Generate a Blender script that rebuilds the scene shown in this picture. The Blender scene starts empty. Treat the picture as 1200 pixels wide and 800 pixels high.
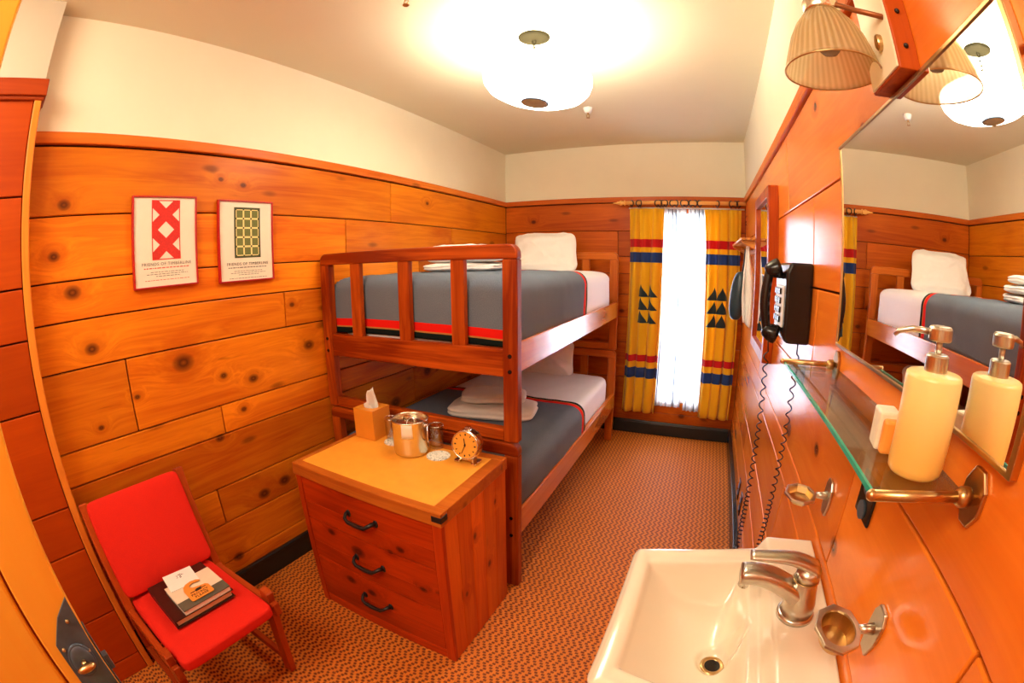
import bpy, bmesh, math, random
from mathutils import Vector, Matrix, noise
from math import sin, cos, pi, radians as R, sqrt
random.seed(7)
C = bpy.context.scene.collection
W, H = 2.056, 2.44          # room: x 0..W, back wall y = 0, camera at negative y
YF = -4.45                  # front wall behind the camera
ZW = 1.991                  # top of the board panelling

# ------------------------------------------------------------------ materials
class NT:
    def __init__(s, name):
        s.m = bpy.data.materials.new(name); s.m.use_nodes = True
        s.t = s.m.node_tree; s.t.nodes.clear()
        s.out = s.t.nodes.new('ShaderNodeOutputMaterial')
    def n(s, typ, **kw):
        nd = s.t.nodes.new('ShaderNode' + typ)
        for k, v in kw.items(): setattr(nd, k, v)
        return nd
    def l(s, a, b): s.t.links.new(a, b)
    def put(s, sock, v):
        if isinstance(v, bpy.types.NodeSocket): s.l(v, sock)
        else:
            if hasattr(sock.default_value, '__len__') and hasattr(v, '__len__') and len(sock.default_value) == 4 and len(v) == 3: v = (*v, 1)
            sock.default_value = v
    def math(s, op, a, b=0.0, c=0.0, clamp=False):
        nd = s.n('Math', operation=op, use_clamp=clamp)
        s.put(nd.inputs[0], a); s.put(nd.inputs[1], b); s.put(nd.inputs[2], c)
        return nd.outputs[0]
    def vmath(s, op, a, b=(0, 0, 0)):
        nd = s.n('VectorMath', operation=op); s.put(nd.inputs[0], a); s.put(nd.inputs[1], b)
        return nd.outputs['Value'] if op in ('LENGTH', 'DOT_PRODUCT', 'DISTANCE') else nd.outputs[0]
    def mix(s, f, a, b, blend='MIX'):
        nd = s.n('Mix', data_type='RGBA', blend_type=blend)
        s.put(nd.inputs[0], f); s.put(nd.inputs[6], a); s.put(nd.inputs[7], b)
        return nd.outputs[2]
    def noise(s, vec, scale, detail=3.0, rough=.55, dist=0.0):
        nd = s.n('TexNoise'); s.put(nd.inputs['Vector'], vec)
        nd.inputs['Scale'].default_value = scale; nd.inputs['Detail'].default_value = detail
        nd.inputs['Roughness'].default_value = rough; nd.inputs['Distortion'].default_value = dist
        return nd.outputs['Fac']
    def ramp(s, f, lo, hi, a=0., b=1.):
        nd = s.n('MapRange', interpolation_type='SMOOTHSTEP'); s.put(nd.inputs[0], f)
        s.put(nd.inputs[1], lo); s.put(nd.inputs[2], hi); s.put(nd.inputs[3], a); s.put(nd.inputs[4], b)
        return nd.outputs[0]
    def obj(s): return s.n('TexCoord').outputs['Object']
    def uv(s): return s.n('TexCoord').outputs['UV']
    def bump(s, h, strength=.2, dist=.01):
        nd = s.n('Bump'); s.put(nd.inputs['Height'], h)
        nd.inputs['Strength'].default_value = strength; nd.inputs['Distance'].default_value = dist
        return nd.outputs[0]
    def bsdf(s, color, rough=.5, metal=0., normal=None, **kw):
        p = s.n('BsdfPrincipled'); s.put(p.inputs['Base Color'], color)
        s.put(p.inputs['Roughness'], rough); p.inputs['Metallic'].default_value = metal
        if normal is not None: s.l(normal, p.inputs['Normal'])
        for k, v in kw.items(): s.put(p.inputs[k.replace('_', ' ')], v)
        s.l(p.outputs[0], s.out.inputs[0]); return p

def plain(name, color, rough=.5, metal=0., var=.08, scale=40., bump=0., **kw):
    s = NT(name); f = s.noise(s.obj(), scale, 3)
    c = s.mix(f, tuple(x * (1 - var) for x in color), tuple(min(1, x * (1 + var)) for x in color))
    s.bsdf(c, rough, metal, s.bump(f, bump, .004) if bump else None, **kw)
    return s.m

def wood(name, light, dark, axis='y', knots=(), rough=.42, coat=.06, contrast=1., tint=.3, speck=True, knotcol=(.07, .014, .003), fine=1., spec=.16):
    """pine boards: grain runs along `axis`; colour attribute 'rnd' shifts each board"""
    s = NT(name); P = s.obj(); i = 'xyz'.index(axis)
    at = s.n('Attribute', attribute_name='rnd'); rnd = at.outputs['Fac']
    off = s.n('CombineXYZ'); s.put(off.inputs[i], s.math('MULTIPLY', rnd, 7.3))
    for j in range(3):
        if j != i: s.put(off.inputs[j], s.math('MULTIPLY', rnd, 1.7 + j))
    kd = None
    for k in knots:
        (kx, ky, kz), r = k
        sc = [1 / r] * 3; sc[i] *= .72
        v = s.vmath('MULTIPLY', s.vmath('SUBTRACT', P, (kx, ky, kz)), tuple(sc))
        d = s.vmath('LENGTH', v)
        kd = d if kd is None else s.math('MINIMUM', kd, d)
    Q = s.vmath('ADD', P, off.outputs[0])
    if kd is not None:
        sw = s.math('MULTIPLY', s.math('EXPONENT', s.math('MULTIPLY', s.math('MULTIPLY', kd, kd), -.18)), .05)
        cv = s.n('CombineXYZ')
        for j in range(3):
            if j != i: s.put(cv.inputs[j], sw)
        Q = s.vmath('ADD', Q, cv.outputs[0])
    v1 = [14.] * 3; v1[i] = .9
    v2 = [110. * fine] * 3; v2[i] = 3.5
    v3 = [3.] * 3; v3[i] = 1.3
    a = s.noise(s.vmath('MULTIPLY', Q, tuple(v1)), 1., 4, .6, .9)
    b = s.noise(s.vmath('MULTIPLY', Q, tuple(v2)), 1., 2, .5, .2)
    g = s.noise(s.vmath('MULTIPLY', Q, tuple(v3)), 1., 2, .5, .4)
    rings = s.math('PINGPONG', s.math('MULTIPLY', a, 7.), 1.)
    f = s.math('ADD', s.math('MULTIPLY', rings, .32 * contrast), s.math('MULTIPLY', b, .34 * contrast))
    f = s.math('ADD', f, s.math('MULTIPLY', s.ramp(g, .32, .72), .42), clamp=True)
    col = s.mix(f, light, dark)
    br = s.math('ADD', 1 - tint * .5, s.math('MULTIPLY', rnd, tint))
    hs = s.n('HueSaturation'); s.put(hs.inputs['Value'], br); s.put(hs.inputs['Color'], col); col = hs.outputs[0]
    if speck:
        v5 = [34.] * 3; v5[i] = 2.2
        fl = s.ramp(s.noise(s.vmath('MULTIPLY', Q, tuple(v5)), 1., 3, .6, .6), .66, .78)
        col = s.mix(s.math('MULTIPLY', fl, .5), col, tuple(x * .55 for x in dark))
        v4 = [7.5] * 3; v4[i] = 2.6
        vo = s.n('TexVoronoi'); s.put(vo.inputs['Vector'], s.vmath('MULTIPLY', Q, tuple(v4))); vo.inputs['Scale'].default_value = 1.
        sp = s.ramp(vo.outputs['Distance'], .05, .16, 1., 0.)
        col = s.mix(s.math('MULTIPLY', sp, .55), col, knotcol)
    if kd is not None:
        core = s.ramp(kd, .55, 1.05, 1., 0.); halo = s.ramp(kd, .9, 2.6, 1., 0.)
        ring = s.math('PINGPONG', s.math('MULTIPLY', kd, 3.2), 1.)
        col = s.mix(s.math('MULTIPLY', halo, .35), col, tuple(x * .8 for x in dark))
        col = s.mix(s.math('MULTIPLY', core, s.math('ADD', .62, s.math('MULTIPLY', ring, .3))), col, knotcol)
    s.bsdf(col, rough, 0., s.bump(f, .08, .003), Coat_Weight=coat, Coat_Roughness=.15, Specular_IOR_Level=spec)
    return s.m

M = {}
LK = [((0, -2.905, 1.119), .040), ((0, -3.278, 1.239), .024), ((0, -3.358, 1.737), .022), ((0, -3.397, 1.566), .02), ((0, -3.331, 1.44), .028),
      ((0, -2.795, .77), .02), ((0, -2.235, 1.074), .028), ((0, -2.577, .983), .022), ((0, -2.726, 1.028), .016), ((0, -3.127, 1.033), .012),
      ((0, -2.63, .433), .03), ((0, -2.858, .19), .026), ((0, -2.574, 1.825), .014), ((0, -2.687, 1.843), .012), ((0, -2.321, 1.281), .014),
      ((0, -2.65, .86), .014), ((0, -2.5, .45), .03), ((0, -3.3, .96), .012), ((0, -1.2, 1.85), .014), ((0, -.9, 1.57), .016), ((0, -1.6, .6), .04), ((0, -1.25, .72), .035)]
PINE, PINED = (.92, .295, .010), (.52, .082, .003)
M['wall_l'] = wood('left wall pine boards', PINE, PINED, 'y', LK, tint=.42)
M['wall_r'] = wood('right wall pine boards', (.92, .275, .026), (.68, .125, .007), 'y',
    [((W, -2.393, 1.886), .016), ((W, -2.56, 1.03), .02), ((W, -2.205, .95), .03), ((W, -2.75, 1.72), .012), ((W, -2.9, 1.79), .02), ((W, -2.85, .95), .02)],
    rough=.26, coat=.45, contrast=.6, tint=.28, speck=False)
M['wall_b'] = wood('back wall pine boards', (.72, .165, .008), (.36, .048, .002), 'x',
    [((.27, 0, 1.80), .02), ((1.62, 0, .19), .024), ((1.9, 0, .2), .014), ((.97, 0, 1.2), .03), ((1.06, 0, 1.05), .02)], tint=.38)
M['wall_p'] = wood('partition redwood boards', (.50, .068, .003), (.30, .028, .002), 'y', tint=.25, rough=.4, speck=False, contrast=.6)
M['cap'] = wood('pine cap rail', (.85, .25, .03), (.55, .10, .008), 'y', tint=.1)
M['capx'] = wood('pine cap rail back', (.75, .19, .02), (.5, .08, .007), 'x', tint=.1)
M['trimz'] = wood('pine corner trim', (.88, .30, .035), (.66, .16, .015), 'z', tint=.1, speck=False)
M['capdark'] = wood('dark cap moulding', (.38, .05, .006), (.22, .025, .003), 'y', tint=.1, speck=False)
M['door'] = wood('golden door wood', (1., .57, .07), (.97, .40, .03), 'z', tint=.1, speck=False, contrast=.5, rough=.4)
M['bedx'] = wood('red oak bed wood x', (.66, .118, .009), (.22, .022, .0015), 'x', tint=.1, speck=False, contrast=1.6, rough=.35)
M['bedz'] = wood('red oak bed wood z', (.62, .108, .008), (.22, .022, .0015), 'z', tint=.1, speck=False, contrast=1.5, rough=.35)
M['bedy'] = wood('lighter bed rail wood', (.74, .22, .028), (.48, .09, .009), 'y', tint=.1, speck=False, contrast=.9, rough=.25, coat=1.)
M['bedx2'] = wood('lighter headboard wood x', (.72, .20, .022), (.42, .07, .007), 'x', tint=.1, speck=False, rough=.3)
M['bedz2'] = wood('lighter headboard wood z', (.72, .20, .022), (.42, .07, .007), 'z', tint=.1, speck=False, rough=.3)
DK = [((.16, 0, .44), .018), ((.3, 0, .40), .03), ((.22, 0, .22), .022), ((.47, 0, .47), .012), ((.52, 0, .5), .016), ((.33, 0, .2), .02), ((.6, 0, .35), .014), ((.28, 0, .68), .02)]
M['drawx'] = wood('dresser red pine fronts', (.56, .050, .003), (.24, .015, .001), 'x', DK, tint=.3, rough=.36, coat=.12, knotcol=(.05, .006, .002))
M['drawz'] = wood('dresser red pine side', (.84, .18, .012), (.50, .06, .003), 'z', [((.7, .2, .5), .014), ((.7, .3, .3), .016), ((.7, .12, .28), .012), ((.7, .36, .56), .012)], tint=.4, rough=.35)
M['drawstile'] = wood('dresser red stile', (.56, .055, .004), (.28, .02, .001), 'z', tint=.1, speck=False)
M['drawtop'] = wood('dresser top edging', (.62, .17, .018), (.34, .06, .006), 'x', tint=.2, rough=.3)
M['leather'] = plain('golden leatherette top', (.86, .36, .035), .42, var=.12, scale=25, bump=.1)
M['chairw'] = wood('chair red brown wood', (.46, .065, .008), (.26, .028, .004), 'x', tint=.1, speck=False, rough=.35)
M['chairz'] = wood('chair red brown wood z', (.50, .075, .009), (.28, .03, .004), 'z', tint=.1, speck=False, rough=.35)
M['blackbase'] = plain('black painted baseboard', (.012, .017, .018), .25, var=.3, scale=6)
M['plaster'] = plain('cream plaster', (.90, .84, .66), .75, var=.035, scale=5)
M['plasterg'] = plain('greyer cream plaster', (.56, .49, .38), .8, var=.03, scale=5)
M['ceil'] = plain('ceiling cream plaster', (.80, .74, .55), .75, var=.03, scale=3)
M['black'] = plain('black plastic', (.006, .006, .007), .22, var=.2)
M['iron'] = plain('black wrought iron', (.01, .009, .009), .4, var=.3, scale=120, bump=.2)
M['darkgap'] = plain('dark gap', (.035, .008, .003), .9)
M['red'] = plain('red wool fabric', (.70, .018, .008), .85, var=.14, scale=350, bump=.25, Specular_IOR_Level=.2)
M['white'] = plain('white cotton', (.97, .96, .95), .8, var=.03, scale=200, bump=.15)
M['sheet'] = plain('white bed sheet', (.96, .95, .96), .7, var=.02, scale=8)
M['towel'] = plain('white terry towel', (.84, .76, .68), .9, var=.06, scale=500, bump=.6)  # white towels of the lower bunk, its warm shade mixed into the colour
M['towel2'] = plain('white terry towel', (.92, .90, .86), .9, var=.05, scale=500, bump=.5)
M['brass'] = plain('aged brass', (.55, .36, .16), .28, 1., var=.2, scale=30)
M['finial'] = plain('antique brass finial', (.42, .34, .17), .5, .0, var=.2, scale=40)
M['canopy'] = plain('dark antique brass', (.010, .008, .003), .8, .0, Specular_IOR_Level=.05, var=.25, scale=40)
M['nickel'] = plain('brushed warm nickel', (.60, .56, .48), .28, 1., var=.1, scale=60)
M['steel'] = plain('stainless steel', (.74, .68, .52), .27, 1., var=.1, scale=90)
M['chrome'] = plain('polished metal', (.72, .68, .62), .1, 1., var=.04)
M['silver'] = plain('silver mirror', (.96, .97, .96), .006, 1., var=.0)
M['porcelain'] = plain('white porcelain', (.88, .80, .64), .12, var=.02, scale=6, Coat_Weight=.6)
M['bronze'] = plain('dark bronze lock plate', (.09, .14, .20), .42, .3, var=.4, scale=30)
M['rust'] = plain('rusty brown pipe', (.32, .10, .03), .4, .5, var=.2)
M['cream'] = plain('painted board glare', (.95, .86, .62), .35, var=.03)  # bright lamp glare on the sconce's wooden plate, put into a colour
M['whitepaint'] = plain('white paint', (.85, .85, .84), .35, var=.03)
M['paper'] = plain('white paper', (.88, .85, .80), .8, var=.03)
M['posterpaper'] = plain('cream poster paper', (.84, .76, .62), .6, var=.03)
M['redframe'] = plain('red painted frame', (.46, .008, .012), .3, var=.1)
M['posterred'] = plain('poster red', (.62, .02, .012), .7, var=.25, scale=150)
M['dkgreen'] = plain('poster dark green', (.055, .065, .022), .7, var=.2, scale=150)
M['olive'] = plain('poster olive', (.15, .17, .04), .7, var=.3, scale=150)
M['yellowp'] = plain('poster yellow', (.82, .70, .28), .7, var=.1)
M['ink'] = plain('grey ink', (.16, .13, .11), .8)
M['inkred'] = plain('red ink', (.6, .09, .05), .8)
M['inkblack'] = plain('black ink', (.02, .012, .008), .8)
M['brownleather'] = plain('dark brown leather', (.032, .008, .005), .38, var=.25, scale=80, bump=.15)
M['bookcover'] = plain('cream book cover', (.80, .66, .50), .6)
M['olivegrey'] = plain('grey green book band', (.10, .10, .07), .5)
M['kraft'] = plain('orange tan card', (.80, .28, .035), .6, var=.06)
M['tissuebox'] = plain('golden wooden box', (.74, .27, .022), .4, var=.1, scale=14)
M['dial'] = plain('amber clock dial', (.85, .36, .04), .4)
M['soapo'] = plain('orange soap', (.90, .34, .05), .4)
M['soaplabel'] = plain('soap wrapper', (.88, .74, .55), .4, var=.15, scale=90)
M['darkteal'] = plain('dark teal nylon', (.018, .045, .062), .35, var=.2, scale=20)
M['rodwood'] = wood('turned pole wood', (1., .60, .20), (.85, .38, .07), 'x', tint=.1, speck=False)
M['ringdark'] = plain('dark brown ring', (.035, .010, .006), .35)
M['shelfwood'] = wood('light peg shelf wood', (.80, .34, .07), (.55, .17, .03), 'y', tint=.1, speck=False)

def soapmat():
    s = NT('frosted bottle of amber soap'); z = s.n('SeparateXYZ'); s.l(s.obj(), z.inputs[0])
    f = s.ramp(z.outputs[2], .0, .13); c = s.mix(f, (.96, .52, .11), (.99, .74, .32))
    s.bsdf(c, .32, Subsurface_Weight=.3, Subsurface_Radius=(.03, .015, .005), Subsurface_Scale=.5); return s.m
M['soap'] = soapmat()
def glassmat(name, col=(1, 1, 1), rough=0., fres=1.0, alpha=.12):
    # thin clear glass: mostly see-through with a fresnel sheen
    s = NT(name); g = s.n('BsdfGlossy'); g.inputs['Roughness'].default_value = .03 + rough
    t = s.n('BsdfTransparent'); t.inputs['Color'].default_value = (*col, 1)
    lw = s.n('LayerWeight'); lw.inputs['Blend'].default_value = .35
    f = s.math('ADD', alpha * .35, s.math('MULTIPLY', lw.outputs['Fresnel'], fres), clamp=True)
    m = s.n('MixShader'); s.l(f, m.inputs[0]); s.l(t.outputs[0], m.inputs[1]); s.l(g.outputs[0], m.inputs[2]); s.l(m.outputs[0], s.out.inputs[0]); return s.m
M['glass'] = glassmat('clear glass', (.985, .985, .98), fres=.32)
M['shelfglass'] = glassmat('shelf glass', (.86, .95, .90), fres=.65)
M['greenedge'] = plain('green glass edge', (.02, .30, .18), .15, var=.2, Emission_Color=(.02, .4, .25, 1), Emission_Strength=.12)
M['pane'] = glassmat('window pane', (1, 1, 1), fres=.15)
def shademat():
    s = NT('ribbed glass shade'); P = s.n('SeparateXYZ'); s.l(s.obj(), P.inputs[0])
    ang = s.math('ARCTAN2', P.outputs[1], P.outputs[0])
    w = s.math('SINE', s.math('MULTIPLY', ang, 44.)); f = s.ramp(w, -1., 1.)
    d = s.n('BsdfPrincipled'); s.put(d.inputs['Base Color'], s.mix(f, (.50, .36, .16), (.80, .66, .42)))
    d.inputs['Roughness'].default_value = .18; s.l(s.bump(f, .5, .003), d.inputs['Normal'])
    t = s.n('BsdfTransparent'); t.inputs['Color'].default_value = (1, .93, .78, 1)
    tr = s.n('BsdfTranslucent'); tr.inputs['Color'].default_value = (.95, .85, .6, 1)
    m0 = s.n('MixShader'); m0.inputs[0].default_value = .5; s.l(d.outputs[0], m0.inputs[1]); s.l(tr.outputs[0], m0.inputs[2])
    m = s.n('MixShader'); m.inputs[0].default_value = .38; s.l(m0.outputs[0], m.inputs[1]); s.l(t.outputs[0], m.inputs[2]); s.l(m.outputs[0], s.out.inputs[0]); return s.m
M['shade'] = shademat()
def bowlmat():
    s = NT('glowing alabaster bowl'); s.bsdf((.9, .86, .76), .4, Emission_Color=(1, .93, .80, 1), Emission_Strength=11.); return s.m
M['bowl'] = bowlmat()
M['bulb'] = plain('clear grey bulb', (.30, .25, .19), .15)
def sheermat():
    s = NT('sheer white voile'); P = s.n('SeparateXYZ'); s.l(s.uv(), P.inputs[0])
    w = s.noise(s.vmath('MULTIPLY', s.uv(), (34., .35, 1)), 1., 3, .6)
    c = s.mix(s.ramp(w, .48, .66), (.97, .98, 1.), (.028, .042, .075))  # dark streaks paint the shading of the folds into the cloth colour
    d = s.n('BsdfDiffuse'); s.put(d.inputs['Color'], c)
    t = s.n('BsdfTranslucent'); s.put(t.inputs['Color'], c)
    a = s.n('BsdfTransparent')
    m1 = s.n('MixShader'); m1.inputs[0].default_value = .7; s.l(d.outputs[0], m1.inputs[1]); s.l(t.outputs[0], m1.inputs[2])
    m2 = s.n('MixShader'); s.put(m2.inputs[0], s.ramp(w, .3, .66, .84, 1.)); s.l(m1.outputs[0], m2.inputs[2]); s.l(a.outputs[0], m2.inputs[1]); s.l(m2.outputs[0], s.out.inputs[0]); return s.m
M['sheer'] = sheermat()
def curtainmat(name, trees):
    # uv: u = metres along the cloth, v = height above the floor in metres
    s = NT(name); P = s.n('SeparateXYZ'); s.l(s.uv(), P.inputs[0]); u, v = P.outputs[0], P.outputs[1]
    def band(x, a, b): return s.math('MULTIPLY', s.math('GREATER_THAN', x, a), s.math('LESS_THAN', x, b))
    n = s.noise(s.vmath('MULTIPLY', s.uv(), (300, 300, 1)), 1., 2)
    c = s.mix(n, (.97, .56, .006), (1., .64, .014))
    for a, b in ((1.575, 1.64), (.655, .71)): c = s.mix(band(v, a, b), c, (.70, .004, .012))
    for a, b in ((1.455, 1.535), (.52, .605)): c = s.mix(band(v, a, b), c, (.012, .06, .30))
    t = s.math('MULTIPLY', s.math('SUBTRACT', v, .97), 1 / .105)
    fr = s.math('SUBTRACT', 1.0, s.math('FRACT', t))
    inz = band(t, 0., 3.)
    for uc in trees:
        du = s.math('ABSOLUTE', s.math('SUBTRACT', u, uc))
        tri = s.math('MULTIPLY', s.math('LESS_THAN', du, s.math('MULTIPLY', s.math('POWER', fr, 1.35), .07)), inz)
        c = s.mix(tri, c, (.016, .045, .065))
    d = s.n('BsdfPrincipled'); s.put(d.inputs['Base Color'], c); d.inputs['Roughness'].default_value = .8; d.inputs['Sheen Weight'].default_value = .2
    tr = s.n('BsdfTranslucent'); s.put(tr.inputs['Color'], c)
    m = s.n('MixShader'); m.inputs[0].default_value = .30; s.l(d.outputs[0], m.inputs[1]); s.l(tr.outputs[0], m.inputs[2]); s.l(m.outputs[0], s.out.inputs[0]); return s.m
def blanketmat(L):
    s = NT('grey wool blanket'); P = s.n('SeparateXYZ'); s.l(s.uv(), P.inputs[0]); v = P.outputs[1]
    e = s.math('MINIMUM', v, s.math('SUBTRACT', L, v))
    n = s.noise(s.vmath('MULTIPLY', s.uv(), (260, 260, 1)), 1., 3, .7); n2 = s.noise(s.uv(), 5., 3)
    c = s.mix(n, (.055, .072, .095), (.29, .325, .38)); c = s.mix(s.math('MULTIPLY', n2, .5), c, (.10, .14, .21))
    c = s.mix(s.math('LESS_THAN', e, .070), c, (.78, .014, .008))
    c = s.mix(s.math('LESS_THAN', e, .034), c, (.50, .22, .05))
    c = s.mix(s.math('LESS_THAN', e, .027), c, (.008, .014, .012))
    s.bsdf(c, .9, 0., s.bump(n, .4, .004), Specular_IOR_Level=.1); return s.m
def carpetmat():
    s = NT('woven orange brown carpet'); P = s.n('SeparateXYZ'); s.l(s.obj(), P.inputs[0]); x, y = P.outputs[0], P.outputs[1]
    row = s.math('FLOOR', s.math('DIVIDE', y, .0125))
    zig = s.math('PINGPONG', row, 2.)
    xs = s.math('ADD', s.math('DIVIDE', x, .027), s.math('MULTIPLY', zig, .25))
    xs = s.math('ADD', xs, s.math('MULTIPLY', s.noise(s.obj(), 60., 2), .2))
    dx = s.math('ABSOLUTE', s.math('SUBTRACT', s.math('FRACT', xs), .5))
    dy = s.math('ABSOLUTE', s.math('SUBTRACT', s.math('FRACT', s.math('DIVIDE', y, .0125)), .5))
    d = s.math('MULTIPLY', s.ramp(dx, .18, .30, 1., 0.), s.ramp(dy, .30, .48, 1., 0.))
    n = s.noise(s.obj(), 400., 2); n2 = s.noise(s.obj(), 2.5, 2)
    c = s.mix(n, (.68, .18, .017), (.82, .27, .03)); c = s.mix(s.math('MULTIPLY', n2, .35), c, (.60, .15, .013))
    c = s.mix(s.math('MULTIPLY', d, .86), c, (.14, .022, .004))
    h = s.math('SUBTRACT', s.math('MULTIPLY', n, .3), d)
    s.bsdf(c, .55, 0., s.bump(h, .5, .006), Specular_IOR_Level=.35); return s.m
M['carpet'] = carpetmat()
def coastermat():
    s = NT('printed paper coaster'); n = s.noise(s.obj(), 75., 3, .6, 1.5)
    f = s.ramp(n, .52, .6); s.bsdf(s.mix(s.math('MULTIPLY', f, .65), (.88, .84, .74), (.12, .16, .14)), .7); return s.m
M['coaster'] = coastermat()

# ------------------------------------------------------------------ geometry helpers
ORG = {}
class MB:
    def __init__(s):
        s.b = bmesh.new(); s.col = s.b.loops.layers.float_color.new('rnd'); s.uvl = s.b.loops.layers.uv.new('UVMap')
    def paint(s, faces, r=None):
        r = random.random() if r is None else r
        for f in faces:
            for lp in f.loops: lp[s.col] = (r, r, r, 1)
    def verts(s, pts): return [s.b.verts.new(p) for p in pts]
    def face(s, vs):
        try: return s.b.faces.new(vs)
        except ValueError: return None
    def hexa(s, p, r=None):
        v = s.verts(p); fs = [s.face([v[i] for i in q]) for q in ((0, 3, 2, 1), (4, 5, 6, 7), (0, 1, 5, 4), (1, 2, 6, 5), (2, 3, 7, 6), (3, 0, 4, 7))]
        s.paint(fs, r); return s
    def box(s, x0, x1, y0, y1, z0, z1, r=None, mx=None):
        p = [Vector(q) for q in ((x0, y0, z0), (x1, y0, z0), (x1, y1, z0), (x0, y1, z0), (x0, y0, z1), (x1, y0, z1), (x1, y1, z1), (x0, y1, z1))]
        if mx is not None: p = [mx @ q for q in p]
        return s.hexa(p, r)
    def bar(s, p0, p1, w, d, up=(0, 0, 1), r=None):
        """box from p0 to p1; w across, d along the up direction"""
        p0, p1 = Vector(p0), Vector(p1); t = (p1 - p0).normalized(); up = Vector(up)
        a = t.cross(up).normalized(); u = a.cross(t).normalized()
        q = [p + a * sa * w / 2 + u * su * d / 2 for p in (p0, p1) for sa, su in ((-1, -1), (1, -1), (1, 1), (-1, 1))]
        return s.hexa(q, r)
    def prism(s, poly, mx, t, r=None, quad=False):
        """poly in local xy, extruded +z by t, through mx"""
        n = len(poly); a = s.verts([mx @ Vector((x, y, 0)) for x, y in poly]); b = s.verts([mx @ Vector((x, y, t)) for x, y in poly])
        fs = [s.face(a[::-1]), s.face(b)] + [s.face((a[i], a[(i + 1) % n], b[(i + 1) % n], b[i])) for i in range(n)]
        s.paint([f for f in fs if f], r); return s
    def ring(s, outer, inner, mx, t):
        n = len(outer)
        L = [s.verts([mx @ Vector((x, y, z)) for x, y in P]) for P, z in ((outer, 0), (inner, 0), (outer, t), (inner, t))]
        for i in range(n):
            j = (i + 1) % n
            for q in ((L[0][i], L[0][j], L[1][j], L[1][i]), (L[2][j], L[2][i], L[3][i], L[3][j]), (L[0][j], L[0][i], L[2][i], L[2][j]), (L[1][i], L[1][j], L[3][j], L[3][i])):
                s.face(q)
        return s
    def lathe(s, prof, mx=None, n=32, sx=1., sy=1., cap=(True, True)):
        mx = mx or Matrix(); rings = []
        for r, z in prof:
            rings.append(s.verts([mx @ Vector((r * sx * cos(2 * pi * k / n), r * sy * sin(2 * pi * k / n), z)) for k in range(n)]))
        for A, B in zip(rings, rings[1:]):
            for k in range(n): s.face((A[k], A[(k + 1) % n], B[(k + 1) % n], B[k]))
        if cap[0]: s.face(rings[0][::-1])
        if cap[1]: s.face(rings[-1])
        return s
    def tube(s, pts, rad, n=10, cap=True):
        pts = [Vector(p) for p in pts]; rads = rad if isinstance(rad, (list, tuple)) else [rad] * len(pts)
        t0 = (pts[1] - pts[0]).normalized(); ref = Vector((0, 0, 1)) if abs(t0.z) < .9 else Vector((1, 0, 0))
        a = t0.cross(ref).normalized(); rings = []
        for i, p in enumerate(pts):
            t = (pts[min(i + 1, len(pts) - 1)] - pts[max(i - 1, 0)]).normalized()
            a = (a - t * a.dot(t)).normalized(); b = t.cross(a)
            rings.append(s.verts([p + (a * cos(2 * pi * k / n) + b * sin(2 * pi * k / n)) * rads[i] for k in range(n)]))
        for A, B in zip(rings, rings[1:]):
            for k in range(n): s.face((A[k], A[(k + 1) % n], B[(k + 1) % n], B[k]))
        if cap: s.face(rings[0][::-1]); s.face(rings[-1])
        return s
    def sphere(s, c, r, n=16, m=10, sc=(1, 1, 1)):
        c = Vector(c); prof = [(sin(pi * i / m) * r, -cos(pi * i / m) * r) for i in range(m + 1)]
        prof[0] = (1e-5, -r); prof[-1] = (1e-5, r)
        return s.lathe(prof, Matrix.Translation(c) @ Matrix.Diagonal((*sc, 1)), n)
    def grid(s, nu, nv, f, uv=None, closeu=False):
        V = [[s.b.verts.new(f(i / (nu - (0 if closeu else 1)), j / (nv - 1))) for j in range(nv)] for i in range(nu)]
        for i in range(nu if closeu else nu - 1):
            for j in range(nv - 1):
                i2 = (i + 1) % nu
                fc = s.face((V[i][j], V[i2][j], V[i2][j + 1], V[i][j + 1]))
                if fc and uv:
                    for lp, (a, b) in zip(fc.loops, ((i, j), (i + 1, j), (i + 1, j + 1), (i, j + 1))):
                        lp[s.uvl].uv = uv(a / (nu - 1), b / (nv - 1))
        return V
    def torus(s, mx, R_, r, n=28, m=8):
        V = [[s.b.verts.new(mx @ Vector(((R_ + r * cos(2 * pi * j / m)) * cos(2 * pi * i / n), (R_ + r * cos(2 * pi * j / m)) * sin(2 * pi * i / n), r * sin(2 * pi * j / m)))) for j in range(m)] for i in range(n)]
        for i in range(n):
            for j in range(m): s.face((V[i][j], V[(i + 1) % n][j], V[(i + 1) % n][(j + 1) % m], V[i][(j + 1) % m]))
        return s
    def build(s, name, mat, parent=None, bevel=0., smooth=False, seg=2, solid=0., sub=0, label=None, fix=True):
        if fix: bmesh.ops.recalc_face_normals(s.b, faces=s.b.faces[:])
        org = ORG.get(parent.name, Vector()) if parent else Vector()
        if parent is None and len(s.b.verts) and name not in KEEP:
            lo = [min(v.co[k] for v in s.b.verts) for k in range(3)]; hi = [max(v.co[k] for v in s.b.verts) for k in range(3)]
            org = Vector(((lo[0] + hi[0]) / 2, (lo[1] + hi[1]) / 2, lo[2]))
        for v in s.b.verts: v.co -= org
        me = bpy.data.meshes.new(name); s.b.to_mesh(me); s.b.free(); me.materials.append(mat)
        o = bpy.data.objects.new(name, me); C.objects.link(o)
        if parent: o.parent = parent
        else: o.location = org
        ORG[o.name] = org.copy()
        if smooth:
            for p in me.polygons: p.use_smooth = True
        if solid:
            md = o.modifiers.new('solid', 'SOLIDIFY'); md.thickness = solid; md.offset = 0
        if bevel:
            md = o.modifiers.new('bevel', 'BEVEL'); md.width = bevel; md.segments = seg; md.limit_method = 'ANGLE'; md.angle_limit = R(40); md.harden_normals = False
        if sub:
            md = o.modifiers.new('sub', 'SUBSURF'); md.levels = sub; md.render_levels = sub
        if label: o['label'] = label
        return o
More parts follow.
